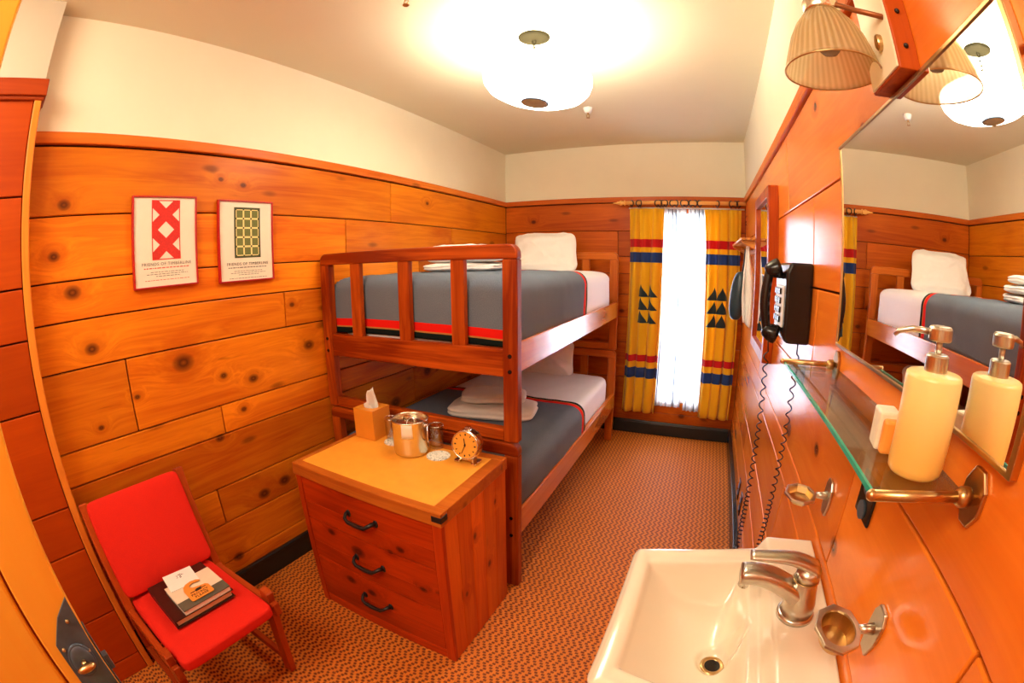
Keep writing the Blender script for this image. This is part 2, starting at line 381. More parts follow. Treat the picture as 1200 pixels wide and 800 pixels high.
KEEP = {'floor', 'ceiling', 'wall_left', 'wall_right', 'wall_back', 'wall_front', 'wall_partition'}

def tag(o, label, cat, group=None):
    o['label'] = label; o['category'] = cat
    if group: o['group'] = group
    return o
def thing(name, label, cat, loc, group=None):
    o = bpy.data.objects.new(name, None); o.empty_display_size = .05; C.objects.link(o); o.location = loc; ORG[o.name] = Vector(loc)
    return tag(o, label, cat, group)
def struct(o):
    o['kind'] = 'structure'; return o
def text(name, body, size, mx, mat, parent, spacing=1., align='CENTER'):
    cu = bpy.data.curves.new('t', 'FONT'); cu.body = body; cu.size = size; cu.align_x = align; cu.align_y = 'CENTER'; cu.space_character = spacing; cu.extrude = .0003; cu.resolution_u = 2
    o = bpy.data.objects.new('t', cu); C.objects.link(o); bpy.context.view_layer.update()
    me = bpy.data.meshes.new_from_object(o.evaluated_get(bpy.context.evaluated_depsgraph_get())); bpy.data.objects.remove(o)
    org = ORG[parent.name]
    me.transform(Matrix.Translation(-org) @ mx); me.materials.clear(); me.materials.append(mat); me.name = name
    ob = bpy.data.objects.new(name, me); C.objects.link(ob); ob.parent = parent; ORG[ob.name] = org.copy(); return ob
def frame3(o, x, y, z=None):
    x, y = Vector(x).normalized(), Vector(y).normalized(); z = Vector(z).normalized() if z else x.cross(y)
    return Matrix(((x.x, y.x, z.x, o[0]), (x.y, y.y, z.y, o[1]), (x.z, y.z, z.z, o[2]), (0, 0, 0, 1)))
def rrect(x0, x1, y0, y1, r, n=5):
    P = []
    for cx, cy, a in ((x1 - r, y1 - r, 0), (x0 + r, y1 - r, 90), (x0 + r, y0 + r, 180), (x1 - r, y0 + r, 270)):
        P += [(cx + r * cos(R(a + 90 * k / n)), cy + r * sin(R(a + 90 * k / n))) for k in range(n + 1)]
    return P
def nz(x, y, z, s=1.): return noise.noise(Vector((x, y, z)) * s)

# ------------------------------------------------------------------ room
m = MB(); m.box(-.1, W + .1, YF, .12, -.05, 0); struct(m.build('floor', M['carpet']))
m = MB(); m.box(-.1, W + .1, YF, .12, H, H + .05); struct(m.build('ceiling', M['ceil']))
def boards(rows, y0, y1, put, joints, gap=.005):
    mb = MB()
    for i, (za, zb) in enumerate(zip(rows, rows[1:])):
        ys = [y0] + sorted(joints.get(i, [])) + [y1]
        for a, b in zip(ys, ys[1:]): put(mb, a + gap / 2, b - gap / 2, za + gap / 2, zb - gap / 2)
    return mb
T = .018
rowsL = [0.0, .19, .38, .55, .78, .905, 1.18, 1.345, 1.48, 1.70, 1.942]
wl = MB(); wl.box(-.1, -T, -3.5, .1, 0, 1.97); wl = struct(wl.build('wall_left', M['darkgap']))
MB().box(-.1, -.004, -3.5, .1, 1.96, H + .01).build('plaster', M['plaster'], wl)
boards(rowsL, -3.5, 0, lambda mb, a, b, c, d: mb.box(-T - .003, 0, a, b, c, d),
       {1: [-2.2], 2: [-2.867, -1.1], 3: [-1.4], 4: [-2.761, -1.2], 5: [-3.149, -1.75], 6: [-2.362], 7: [-1.3], 8: [-1.945, -.9], 9: [-1.572]}).build('wood_paneling', M['wall_l'], wl, bevel=.0035)
MB().box(-.02, .012, -3.5, 0, 1.948, ZW).build('cap_rail', M['cap'], wl, bevel=.006)
wb = MB()
WX0, WX1, WZ0, WZ1 = 1.38, 1.80, .30, 1.86         # window opening
for q in ((-.1, WX0, 0, 1.97), (WX1, W + .1, 0, 1.97), (WX0, WX1, 0, WZ0), (WX0, WX1, WZ1, 1.97)): wb.box(q[0], q[1], T, .1, q[2], q[3])
wb = struct(wb.build('wall_back', M['darkgap']))
MB().box(-.1, W + .1, .004, .1, 1.96, H + .01).build('plaster', M['plaster'], wb)
mb = MB(); g = .0018
rowsB = [0.0, .20, .49, .79, 1.0, 1.19, 1.36, 1.50, 1.71, 1.942]
for i, (za, zb) in enumerate(zip(rowsB, rowsB[1:])):
    segs = [(0, 1.02 if i % 2 else W)] + ([(1.02, W)] if i % 2 else [])
    for a, b in segs:
        if zb <= WZ0 + .001 or za >= WZ1: cuts = [(a, b, za, zb)]
        else:
            cuts = []
            if a < WX0: cuts.append((a, min(b, WX0), za, zb))
            if b > WX1: cuts.append((max(a, WX1), b, za, zb))
            if za < WZ0 and b > WX0: cuts.append((WX0, WX1, za, WZ0))
            if zb > WZ1 and b > WX0: cuts.append((WX0, WX1, WZ1, zb))
        r = random.random()
        for c in cuts: mb.box(c[0] + g, c[1] - g, 0, T + .003, c[2] + g, c[3] - g, r)
mb.build('wood_paneling', M['wall_b'], wb, bevel=.003)
MB().box(0, W, -.012, .02, 1.948, ZW).build('cap_rail', M['capx'], wb, bevel=.006)
wr = MB(); wr.box(W + T, W + .1, YF, .1, 0, 1.97); wr = struct(wr.build('wall_right', M['darkgap']))
MB().box(W + .004, W + .1, YF, .1, 1.96, H + .01).build('plaster', M['plaster'], wr)
rowsR = [0.0, .22, .385, .555, .80, .90, 1.15, 1.40, 1.655, 1.942]
boards(rowsR, YF, 0, lambda mb, a, b, c, d: mb.box(W, W + T + .003, a, b, c, d),
       {1: [-1.7], 2: [-1.1, -3.0], 3: [-2.3], 4: [-1.6], 5: [-3.33, -2.84, -1.25], 6: [-2.37], 7: [-2.3, -3.45], 8: [-1.9]}).build('wood_paneling', M['wall_r'], wr, bevel=.003)
MB().box(W - .014, W + .02, YF, 0, 1.945, ZW).build('cap_rail', M['cap'], wr, bevel=.006)
# short partition that stands forward of the left wall beside the chair
wp = MB(); wp.box(-.1, .1 - T, YF, -3.5, 0, 2.1); wp = struct(wp.build('wall_partition', M['darkgap']))
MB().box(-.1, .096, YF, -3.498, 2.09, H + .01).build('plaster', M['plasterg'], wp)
boards([0, .094, .319, .599, .762, 1.096, 1.316, 1.475, 1.754, 2.068], YF, -3.526, lambda mb, a, b, c, d: mb.box(.1 - T - .003, .1, a, b, c, d), {}).build('wood_paneling', M['wall_p'], wp, bevel=.003)
MB().box(-.02, .108, -3.526, -3.498, 0, 2.068).build('corner_trim', M['trimz'], wp, bevel=.004)
mb = MB(); mb.box(-.02, .122, YF, -3.484, 2.075, 2.134); mb.box(-.02, .113, YF, -3.490, 2.062, 2.076); mb.build('cap_moulding', M['capdark'], wp, bevel=.004)
m = MB(); m.box(-.1, W + .1, YF - .08, YF, 0, H); struct(m.build('wall_front', M['plaster']))
def baseboard(name, bx, lip):
    mb = MB(); mb.box(*bx); mb.box(*lip); struct(mb.build(name, M['blackbase'], bevel=.004))
baseboard('baseboard_left', (0, .016, -3.497, 0, 0, .105), (0, .022, -3.497, 0, .105, .122))
baseboard('baseboard_back', (.022, W - .022, -.016, 0, 0, .105), (.022, W - .022, -.022, 0, .105, .122))
baseboard('baseboard_right', (W - .022, W, YF, -.022, 0, .11), (W - .028, W, YF, -.022, .11, .125))
# window
w = MB()
for q in ((WX0, WX0 + .035, WZ0, WZ1), (WX1 - .035, WX1, WZ0, WZ1), (WX0 + .035, WX1 - .035, WZ0, WZ0 + .05), (WX0 + .035, WX1 - .035, WZ1 - .04, WZ1)): w.box(q[0], q[1], .02, .08, q[2], q[3])
w = struct(w.build('window_1', M['whitepaint'], bevel=.004))
mb = MB()
for z in (.72, 1.10, 1.48): mb.box(WX0 + .035, WX1 - .035, .04, .065, z - .012, z + .012)
mb.box((WX0 + WX1) / 2 - .012, (WX0 + WX1) / 2 + .012, .038, .066, WZ0 + .05, WZ1 - .04)
mb.build('muntin', M['whitepaint'], w)
MB().box(WX0 + .03, WX1 - .03, .05, .054, WZ0 + .04, WZ1 - .03).build('pane', M['pane'], w)
# open door at the left of the frame, its latch edge toward the room
DX = 1.10; DY0, DY1 = -4.40, -3.632
d = MB()
for q in ((DY1 - .078, DY1, .01, 2.04), (DY0, DY0 + .1, .01, 2.04), (DY0 + .1, DY1 - .078, 1.92, 2.04), (DY0 + .1, DY1 - .078, .01, .25)): d.box(DX - .04, DX, q[0], q[1], q[2], q[3], .4)
d = struct(d.build('door_1', M['door'], bevel=.003))
MB().box(DX - .032, DX - .010, DY0 + .108, DY1 - .085, .258, 1.912).build('door_panel', M['door'], d, bevel=.006)
MB().box(DX - .028, DX - .020, DY0 + .095, DY1 - .075, .24, 1.93).build('panel_groove', M['capdark'], d)
mx = frame3((DX, 0, 0), (0, 1, 0), (0, 0, 1))
lp = MB(); lp.prism([(DY1 - .001, 1.06), (DY1 - .03, 1.035), (DY1 - .058, .995), (DY1 - .058, .80), (DY1 - .03, .76), (DY1 - .001, .74)], mx, .004)
lp = lp.build('lock_plate', M['bronze'], d, bevel=.001)
mb = MB(); mb.lathe([(.021, 0), (.021, .003), (.017, .006), (.012, .007)], frame3((DX + .004, DY1 - .031, .955), (0, 1, 0), (0, 0, 1)), 28, 1., 1.45)
mb.torus(frame3((DX + .006, DY1 - .031, .955), (0, 1, 0), (0, 0, 1)) @ Matrix.Diagonal((1, 1.45, 1, 1)), .0205, .0022)
mb.build('rose', M['bronze'], lp, smooth=True)
mb = MB(); mb.tube([(DX + .006, DY1 - .031, .955), (DX + .022, DY1 - .031, .955)], [.006, .005]); mb.sphere((DX + .026, DY1 - .031, .955), .0075, sc=(1, 2.4, .9))
mb.build('thumb_turn', M['brass'], lp, smooth=True)
for (yy, zz) in ((DY1 - .018, 1.025), (DY1 - .05, .985), (DY1 - .012, .965), (DY1 - .045, .80)):
    MB().sphere((DX + .005, yy, zz), .0036, 10, 6).build('screw', M['brass'], lp, smooth=True)
mb = MB(); mb.lathe([(.012, 0), (.012, .01), (.009, .02), (.009, .03), (.02, .036), (.026, .046), (.024, .058), (.012, .064), (.001, .065)], frame3((DX + .004, DY1 - .03, .875), (0, 1, 0), (0, 0, 1)), 28)
mb.build('door_knob', M['brass'], lp, smooth=True)
mb = MB(); mb.box(DX - .033, DX - .007, DY1, DY1 + .003, .84, .99); mb.box(DX - .026, DX - .012, DY1 + .001, DY1 + .012, .90, .93); mb.build('latch_plate', M['bronze'], lp, bevel=.001)
# three dark outlets
def outlet(y, z, w_, h_, label, grp=None):
    t = thing('wall_outlet', label, 'outlet', (W, y, z - h_ / 2))
    MB().box(W - .006, W, y - w_ / 2, y + w_ / 2, z - h_ / 2, z + h_ / 2).build('cover_plate', M['black'], t, bevel=.003)
    for dz in (.022, -.022):
        MB().lathe([(.016, 0), (.016, .003), (.001, .003)], frame3((W - .006, y, z + dz), (0, -1, 0), (0, 0, 1)), 20).build('socket', M['bronze'], t)
outlet(-2.935, 1.103, .072, .075, 'black outlet plate on the right wall under the glass shelf')
outlet(-1.23, .215, .07, .115, 'black outlet low on the right wall, the one nearer the window')
outlet(-1.42, .225, .07, .115, 'black outlet low on the right wall, the one nearer the sink')

t = thing('light_switch', 'small white switch plate on the left wall behind the upper bunk end', 'light switch', (0, -2.075, 1.40))
MB().box(0, .006, -2.10, -2.05, 1.395, 1.47).build('switch_plate', M['whitepaint'], t, bevel=.002)
MB().box(.006, .012, -2.079, -2.071, 1.425, 1.442).build('toggle', M['whitepaint'], t, bevel=.001)
# ------------------------------------------------------------------ bunk bed
BX0, BX1, BY0, BY1 = .012, 1.082, -2.145, -.262
t = thing('bunk_bed', 'reddish oak bunk bed with slatted ends standing along the left wall', 'bunk bed', ((BX0 + BX1) / 2, (BY0 + BY1) / 2, 0))
def bed_end(y0, y1, z0, z1, x0, x1, mz, mxx, low_h, mid, post_w=.062, gap=0):
    """one end frame: posts and top rail with rounded shoulders, mid rail, low rail, three slats"""
    mxf = frame3((0, y1, 0), (1, 0, 0), (0, 0, 1))      # local z = -y
    th = y1 - y0; rr = .038
    # top rail with rounded ends
    P = [(x0, z1 - .056), (x1, z1 - .056)]
    P += [(x1 - rr + rr * cos(R(a)), z1 - rr + rr * sin(R(a))) for a in range(0, 91, 15)]
    P += [(x0 + rr + rr * cos(R(a)), z1 - rr + rr * sin(R(a))) for a in range(90, 181, 15)]
    MB().prism(P, mxf, th).build('top_rail', mxx, t, bevel=.006)
    for a, b in ((x0, x0 + post_w), (x1 - post_w, x1)):
        po = MB(); po.box(a, b, y0, y1, z0, z1 - .056); po = po.build('post', mz, t, bevel=.006)
        if mid:
            for zz in (mid[0] + .025, mid[1] - .025):
                MB().lathe([(.008, 0), (.008, .004), (.001, .004)], frame3(((a + b) / 2, y0 + .001, zz), (1, 0, 0), (0, 0, 1)), 16).build('bolt', M['black'], po)
    if mid: MB().box(x0 + post_w, x1 - post_w, y0 + .006, y1 - .006, *mid).build('middle_rail', mxx, t, bevel=.004)
    zl = mid[1] if mid else low_h
    for k in range(3):
        xc = x0 + (x1 - x0) * (.225, .5, .755)[k]
        MB().box(xc - .031, xc + .031, y0 + .008, y1 - .008, zl - .004, z1 - .053).build('slat', mz, t, bevel=.004)
    if low_h and mid: MB().box(x0 + post_w, x1 - post_w, y0 + .004, y1 - .004, low_h - .05, low_h).build('bottom_rail', mxx, t, bevel=.004)
bed_end(BY0, BY0 + .045, .742, 1.512, BX0, BX1, M['bedz'], M['bedx'], .795, (1.008, 1.118))
bed_end(BY0, BY0 + .045, 0, .738, BX0, BX1, M['bedz'], M['bedx'], .20, (.27, .41))
bed_end(BY1, BY1 + .045, .765, 1.525, BX0, 1.072, M['bedz2'], M['bedx2'], .82, (1.025, 1.14))
bed_end(BY1, BY1 + .045, 0, .760, BX0, 1.072, M['bedz2'], M['bedx2'], .20, (.28, .41))
for z0, z1 in ((1.026, 1.146), (.282, .412)):
    for x in (BX1 - .036, BX0 + .004):
        MB().box(x, x + .032, BY0 + .044, BY1 + .002, z0, z1).build('side_rail', M['bedy'], t, bevel=.005)
    for k in range(9):
        y = BY0 + .12 + k * .2
        MB().box(BX0 + .036, BX1 - .036, y, y + .07, z0 + .02, z0 + .036).build('bed_slat', M['bedx2'], t)
# mattresses: soft rounded boxes
def mattress(x0, x1, y0, y1, z0, z1, label):
    mb = MB(); cx, cy, cz = (x0 + x1) / 2, (y0 + y1) / 2, (z0 + z1) / 2; hx, hy, hz = (x1 - x0) / 2, (y1 - y0) / 2, (z1 - z0) / 2; r = .07
    def f(u, v):
        a = 2 * pi * u; b = pi * (v - .5)
        d = Vector((cos(a) * cos(b), sin(a) * cos(b), sin(b)))
        sg = lambda q, e: math.copysign(abs(q) ** e, q)
        x, y = sg(cos(a), .16), sg(sin(a), .16); s = max(abs(x), abs(y)); 
        cb = abs(cos(b)) ** .24; zz = sg(sin(b), .24)
        p = Vector((cx + hx * x * cb, cy + hy * y * cb, cz + hz * zz))
        w_ = .008 * nz(p.x * 6, p.y * 6, p.z * 14) + .004 * nz(p.x * 15, p.y * 9, p.z * 25)
        return p + Vector((w_, 0, w_))
    mb.grid(120, 40, f, closeu=True); bmesh.ops.remove_doubles(mb.b, verts=mb.b.verts[:], dist=.0004)
    return tag(mb.build('mattress', M['sheet'], smooth=True), label, 'mattress')
mattress(BX0 + .045, BX1 - .04, BY0 + .055, BY1 - .01, 1.066, 1.385, 'white sheeted mattress on the upper bunk')
mattress(BX0 + .045, BX1 - .04, BY0 + .055, BY1 - .01, .322, .578, 'white sheeted mattress on the lower bunk')
def blanket(x0, x1, yh, yf, zt, drop_r, drop_l, drop_f, label, seed, skew=0.):
    r = .07
    def bend(t):
        if t <= 0: return t, 0.
        q = r * pi / 2
        if t < q: a = t / r; return r * sin(a), r * (1 - cos(a))
        return r, r + (t - q)
    xa, xb = x0 + r, x1 - r; ya = yf + r
    q = r * pi / 2 - r
    Lx0 = drop_l + q; Lx1 = drop_r + q; tot = Lx0 + (xb - xa) + Lx1; Lf = drop_f + q; toty = (yh - ya) + Lf
    def f(u, v):
        s = u * tot - Lx0; tv = v * toty
        ax = -s if s < 0 else (s - (xb - xa) if s > xb - xa else 0); sx = -1 if s < 0 else 1
        ox, zx = bend(ax); 
        yraw = yh - tv; by = ya - yraw; oy, zy = bend(by) if by > 0 else (0, 0)
        x = (xa - ox) if s < 0 else (xb + ox if s > xb - xa else xa + s)
        y = ya - oy if by > 0 else yraw
        z = zt - max(zx, zy) + .012 * (1 - ((x - (xa + xb) / 2) / .6) ** 2) - .012
        if by > 0: z -= .015 * (u - .3) * min(1, by / .25)
        z -= skew * max(0, (xb - x)) * max(0, (-1.2 - y)) 
        n1 = nz(x * 5 + seed, y * 5, z * 5) ; n2 = nz(x * 14, y * 14 + seed, z * 10)
        n = .006 * n1 + .003 * n2
        k = min(1, ax / .05); kf = min(1, max(0, by) / .05)
        return Vector((x + n * sx * k * 1.2 + .004 * sx * k, y + (n * -1.2 - .004) * kf + (.012 * nz(x * 3, seed, 0) if by < 0 else 0), z + n * (1 - max(k, kf)) + .004))
    mb = MB(); mb.grid(90, 90, f, uv=lambda a, b: (a * tot, b * toty))
    return tag(mb.build('wool_blanket', blanketmat(toty), smooth=True, solid=.006), label, 'blanket')
blanket(BX0 + .03, BX1 - .022, -1.13, BY0 + .052, 1.392, .245, .22, .268, 'grey wool blanket with red and black border on the upper bunk', 1.3)
blanket(BX0 + .03, BX1 - .022, -1.10, BY0 + .052, .585, .17, .15, .14, 'grey wool blanket with red and black border on the lower bunk', 7.7)
def pillow(w_, h_, th, mx, label, seed):
    mb = MB()
    def f(u, v):
        a = 2 * pi * u; b = pi * (v - .5); sg = lambda q, e: math.copysign(abs(q) ** e, q)
        x, y = sg(cos(a), .42) * abs(cos(b)) ** .5, sg(sin(a), .42) * abs(cos(b)) ** .5
        k = max(0., (1 - abs(x) ** 2.6) * (1 - abs(y) ** 2.6)) ** .5
        z = sg(sin(b), .8) * (.10 + .9 * k)
        pin = 1 - .10 * (1 - x * x) * y * y - .0 * x
        n = .03 * nz(x * 2.2 + seed, y * 2.2, z) + .012 * nz(x * 6 + seed, y * 6, z)
        return mx @ Vector((x * w_ / 2 * (1 - .09 * (1 - y * y)) * (1 - .09 * y), y * h_ / 2 * (1 - .09 * (1 - x * x)), z * th / 2 + n * (1 if z > 0 else .3)))
    mb.grid(72, 36, f, closeu=True); bmesh.ops.remove_doubles(mb.b, verts=mb.b.verts[:], dist=.0004)
    return tag(mb.build('pillow', M['white'], smooth=True), label, 'pillow')
pillow(.58, .345, .15, Matrix.Translation((.50, -.355, 1.525)) @ Matrix.Rotation(R(72), 4, 'X'), 'white pillow standing against the headboard of the upper bunk', 2.)
pillow(.56, .33, .15, Matrix.Translation((.50, -.375, .70)) @ Matrix.Rotation(R(58), 4, 'X'), 'white pillow leaning at the head of the lower bunk', 5.)
def towel(cx, cy, z0, w_, d_, h_, rot, mat, label, group, seed):
    """a softly folded towel: pillowy slab with a fold groove round the edge and rumples on top"""
    mx = Matrix.Translation((cx, cy, z0)) @ Matrix.Rotation(R(rot), 4, 'Z'); mb = MB()
    sg = lambda q, e: math.copysign(abs(q) ** e, q)
    def f(u, v):
        a = 2 * pi * u; b = pi * (v - .5); cb = abs(cos(b)) ** .38; z = sg(sin(b), .72)
        gr = 1 - .045 * math.exp(-(z / .16) ** 2)
        x, y = sg(cos(a), .38) * cb * gr, sg(sin(a), .38) * cb * gr
        X, Y = x * w_ / 2, y * d_ / 2
        n = .011 * nz(X * 9 + seed, Y * 11, seed) + .005 * nz(X * 24, Y * 24 + seed, z)
        zz = h_ / 2 * (1 + z) + (n * (.3 + .7 * max(0, z)) if z > -.6 else 0)
        return mx @ Vector((X + .007 * nz(Y * 14, z * 2 + seed, 1.), Y + .006 * nz(X * 12, z * 2, seed), max(0, zz)))
    mb.grid(96, 36, f, closeu=True); bmesh.ops.remove_doubles(mb.b, verts=mb.b.verts[:], dist=.0002)
    return tag(mb.build('folded_towel', mat, smooth=True), label, 'towel', group)
for k, (dx, wv, lab) in enumerate(((0, .42, 'bottom'), (.01, .40, 'middle'), (.0, .37, 'topmost'))):
    towel(.50 + dx, -1.56, 1.400 + k * .047, wv, .25, .046, 8 - 5 * k, M['towel2'], 'white folded towel on the upper bunk, %s of its stack' % lab, 'folded towels on the upper bunk', 3. + k)
towel(.635, -1.50, .591, .50, .28, .074, 14, M['towel'], 'wide white towel folded at the bottom of the stack on the lower bunk', 'folded towels on the lower bunk', 11.)
towel(.63, -1.475, .669, .37, .21, .060, 22, M['towel'], 'smaller white towel folded on top of the stack on the lower bunk', 'folded towels on the lower bunk', 15.)

# ------------------------------------------------------------------ dresser
X0, X1, Y0, Y1, ZT = .355, 1.06, -2.665, -2.212, .71
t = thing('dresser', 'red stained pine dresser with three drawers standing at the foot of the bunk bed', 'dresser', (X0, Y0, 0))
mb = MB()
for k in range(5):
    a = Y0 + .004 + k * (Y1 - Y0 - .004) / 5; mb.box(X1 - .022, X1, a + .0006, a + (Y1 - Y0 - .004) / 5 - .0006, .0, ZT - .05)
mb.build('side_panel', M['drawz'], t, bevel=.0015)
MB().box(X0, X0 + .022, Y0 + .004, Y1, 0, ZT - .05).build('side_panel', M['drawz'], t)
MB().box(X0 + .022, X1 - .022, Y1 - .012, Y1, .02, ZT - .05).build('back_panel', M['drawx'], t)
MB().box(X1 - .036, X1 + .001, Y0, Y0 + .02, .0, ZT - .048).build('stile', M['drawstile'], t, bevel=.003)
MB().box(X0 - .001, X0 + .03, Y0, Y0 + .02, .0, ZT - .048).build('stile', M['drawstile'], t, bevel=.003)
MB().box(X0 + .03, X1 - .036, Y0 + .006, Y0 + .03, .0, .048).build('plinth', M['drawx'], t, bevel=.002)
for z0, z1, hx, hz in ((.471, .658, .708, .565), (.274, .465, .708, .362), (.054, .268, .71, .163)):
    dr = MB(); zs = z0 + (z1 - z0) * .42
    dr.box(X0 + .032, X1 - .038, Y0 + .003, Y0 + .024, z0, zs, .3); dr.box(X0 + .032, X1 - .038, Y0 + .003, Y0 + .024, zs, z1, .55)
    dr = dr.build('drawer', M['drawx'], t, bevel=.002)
    h = MB(); yb = Y0 + .002
    h.tube([(hx - .068, yb, hz + .014), (hx - .068, yb - .012, hz + .012), (hx - .062, yb - .026, hz + .002), (hx - .045, yb - .031, hz - .006), (hx, yb - .032, hz - .008), (hx + .035, yb - .031, hz - .006), (hx + .05, yb - .027, hz + .004), (hx + .062, yb - .016, hz + .012), (hx + .066, yb, hz + .006)], [.008, .007, .007, .008, .0085, .008, .007, .008, .009], 10)
    for s_ in (-1, 1): h.sphere((hx + s_ * .067, yb, hz + .008), .012, 12, 8, (1, .35, 1.3))
    h.build('handle', M['iron'], dr, smooth=True)
tp = MB(); tp.box(X0 + .018, X1 - .042, Y0 + .032, Y1 - .034, ZT - .046, ZT - .0005); tp.build('leatherette_top', M['leather'], t, bevel=.002)
e = MB(); e.box(X0 - .006, X1 + .006, Y0 - .006, Y0 + .032, ZT - .05, ZT); e.build('top_edging', M['drawtop'], t, bevel=.003)
MB().box(X0 - .006, X1 + .006, Y1 - .034, Y1 + .004, ZT - .05, ZT).build('top_edging', M['drawtop'], t, bevel=.003)
MB().box(X1 - .042, X1 + .006, Y0 + .032, Y1 - .034, ZT - .05, ZT).build('top_edging', M['drawtop'], t, bevel=.003)
MB().box(X0 - .006, X0 + .018, Y0 + .032, Y1 - .034, ZT - .05, ZT).build('top_edging', M['drawtop'], t, bevel=.003)
mb = MB(); mb.box(X1 - .03, X1 + .008, Y0 - .0075, Y0 + .03, ZT - .034, ZT - .012); mb.build('corner_bracket', M['iron'], t, bevel=.002)

# ------------------------------------------------------------------ things on the dresser
t = thing('tissue_box', 'golden wooden tissue box cover at the back of the dresser top', 'tissue box', (.443, -2.275, ZT))
bx0, bx1, by0, by1, bz = .386, .500, -2.33, -2.219, ZT + .128
mb = MB(); mb.box(bx0, bx1, by0, by0 + .006, ZT, bz); mb.box(bx0, bx1, by1 - .006, by1, ZT, bz); mb.box(bx0, bx0 + .006, by0 + .006, by1 - .006, ZT, bz); mb.box(bx1 - .006, bx1, by0 + .006, by1 - .006, ZT, bz)
mb.build('box_sides', M['tissuebox'], t, bevel=.0015)
cx, cy = (bx0 + bx1) / 2, (by0 + by1) / 2
N = 32; ou = []
for k in range(N):
    a = 2 * pi * k / N; q = max(abs(cos(a)), abs(sin(a))); ou.append((cos(a) / q * (bx1 - bx0) / 2, sin(a) / q * (by1 - by0) / 2))
inn = [(.036 * cos(2 * pi * k / N), .027 * sin(2 * pi * k / N)) for k in range(N)]
MB().ring(ou, inn, Matrix.Translation((cx, cy, bz)), .005).build('box_top', M['tissuebox'], t)
mb = MB()
def tis(u, v):
    a = (u - .5) * 2; wv = .034 * (1 - .52 * v) ; bend = .010 * sin(a * 4.) * (1 - v * .5)
    return Vector((cx + a * wv * .85 + .008 * v * v + .002, cy + a * wv * .62 + bend - .004 * v + .006 * sin(v * 5), bz - .02 + v * .104 + .012 * v * a + .004 * nz(u * 5, v * 5, 1)))
mb.grid(20, 16, tis)
def tis2(u, v):
    a = (u - .5) * 2; return Vector((cx + a * .030 * (1 - .3 * v) - .004, cy - .010 - .010 * v + .006 * cos(a * 5), bz - .015 + .045 * v * (1 - .3 * abs(a)) + .004 * nz(u * 6, v * 6, 4)))
mb.grid(16, 10, tis2)
mb.build('tissue', M['paper'], t, smooth=True, solid=.0006)
# ice bucket
bcx, bcy = .703, -2.332
t = thing('ice_bucket', 'stainless steel ice bucket with a paper tag in the middle of the dresser top', 'ice bucket', (bcx, bcy, ZT))
mxb = Matrix.Translation((bcx, bcy, ZT))
MB().lathe([(.062, 0), (.068, .004), (.071, .02), (.072, .135), (.0745, .140), (.0745, .144), (.070, .145), (.068, .140), (.066, .05), (.001, .048)], mxb, 48, cap=(True, False)).build('bucket_body', M['steel'], t, smooth=True)
lid = MB().lathe([(.067, .118), (.067, .126), (.050, .132), (.020, .136), (.001, .136)], mxb, 40, cap=(True, True)).build('lid', M['steel'], t, smooth=True)
mb = MB(); mb.tube([(bcx - .03, bcy, ZT + .134), (bcx - .022, bcy, ZT + .146), (bcx, bcy, ZT + .150), (bcx + .022, bcy, ZT + .146), (bcx + .03, bcy, ZT + .134)], .006, 10); mb.build('lid_handle', M['chrome'], lid, smooth=True)
hd = [(bcx + .076, bcy - .002, ZT + .128)]
for k in range(13):
    a = R(-15 + 150 * k / 12); hd.append((bcx + .078 + .012 * sin(pi * k / 12), bcy + .01 - .075 * sin(pi * k / 12) * .25, ZT + .128 - .072 * sin(pi * k / 12 * .5)))
MB().tube(hd, .0028, 8).build('bail_handle', M['chrome'], t, smooth=True)
for s_ in (-1, 1): MB().sphere((bcx + s_ * .074, bcy, ZT + .125), .007, 12, 8, (.6, 1, 1)).build('handle_ear', M['chrome'], t, smooth=True)
a0 = R(-62)
mb = MB()
def tg(u, v):
    a = a0 + (u - .5) * .58; rr = .0735 + .0025 * v; return Vector((bcx + rr * cos(a), bcy + rr * sin(a), ZT + .14 - .055 * v))
mb.grid(10, 4, tg); mb.build('paper_tag', M['posterpaper'], t, smooth=True, solid=.0008)
MB().tube([(bcx + .0735 * cos(a0), bcy + .0735 * sin(a0), ZT + .139), (bcx + .045 * cos(a0), bcy + .045 * sin(a0), ZT + .149), (bcx + .01, bcy, ZT + .151)], .0009, 6).build('tag_string', M['paper'], t)
def tumbler(x, y, z, label):
    t = thing('drinking_glass', label, 'drinking glass', (x, y, z), 'drinking glasses on the dresser')
    MB().lathe([(.0265, 0), (.0275, .004), (.0295, .094), (.0305, .098), (.0290, .098), (.0275, .09), (.0250, .010), (.001, .008)], Matrix.Translation((x, y, z)), 36, cap=(True, False)).build('glass_wall', M['glass'], t, smooth=True)
    MB().torus(Matrix.Translation((x, y, z + .0975)), .0298, .0014, 36, 6).build('rim', M['chrome'], t, smooth=True)
    MB().torus(Matrix.Translation((x, y, z + .0975 - .012)), .0296, .0009, 36, 6).build('waist_ring', M['glass'], t, smooth=True)
def coaster(x, y, label):
    tag(MB().lathe([(.0465, 0), (.047, .001), (.047, .0025), (.0465, .003), (.001, .003)], Matrix.Translation((x, y, ZT)), 40).build('paper_coaster', M['coaster']), label, 'coaster', 'paper coasters on the dresser')
coaster(.822, -2.318, 'round printed paper coaster lying between the ice bucket and the alarm clock')
coaster(.578, -2.288, 'round printed paper coaster under the glass beside the tissue box')
tumbler(.556, -2.276, ZT + .003, 'clear drinking glass between the tissue box and the ice bucket')
tumbler(.768, -2.248, ZT, 'clear drinking glass between the ice bucket and the alarm clock')
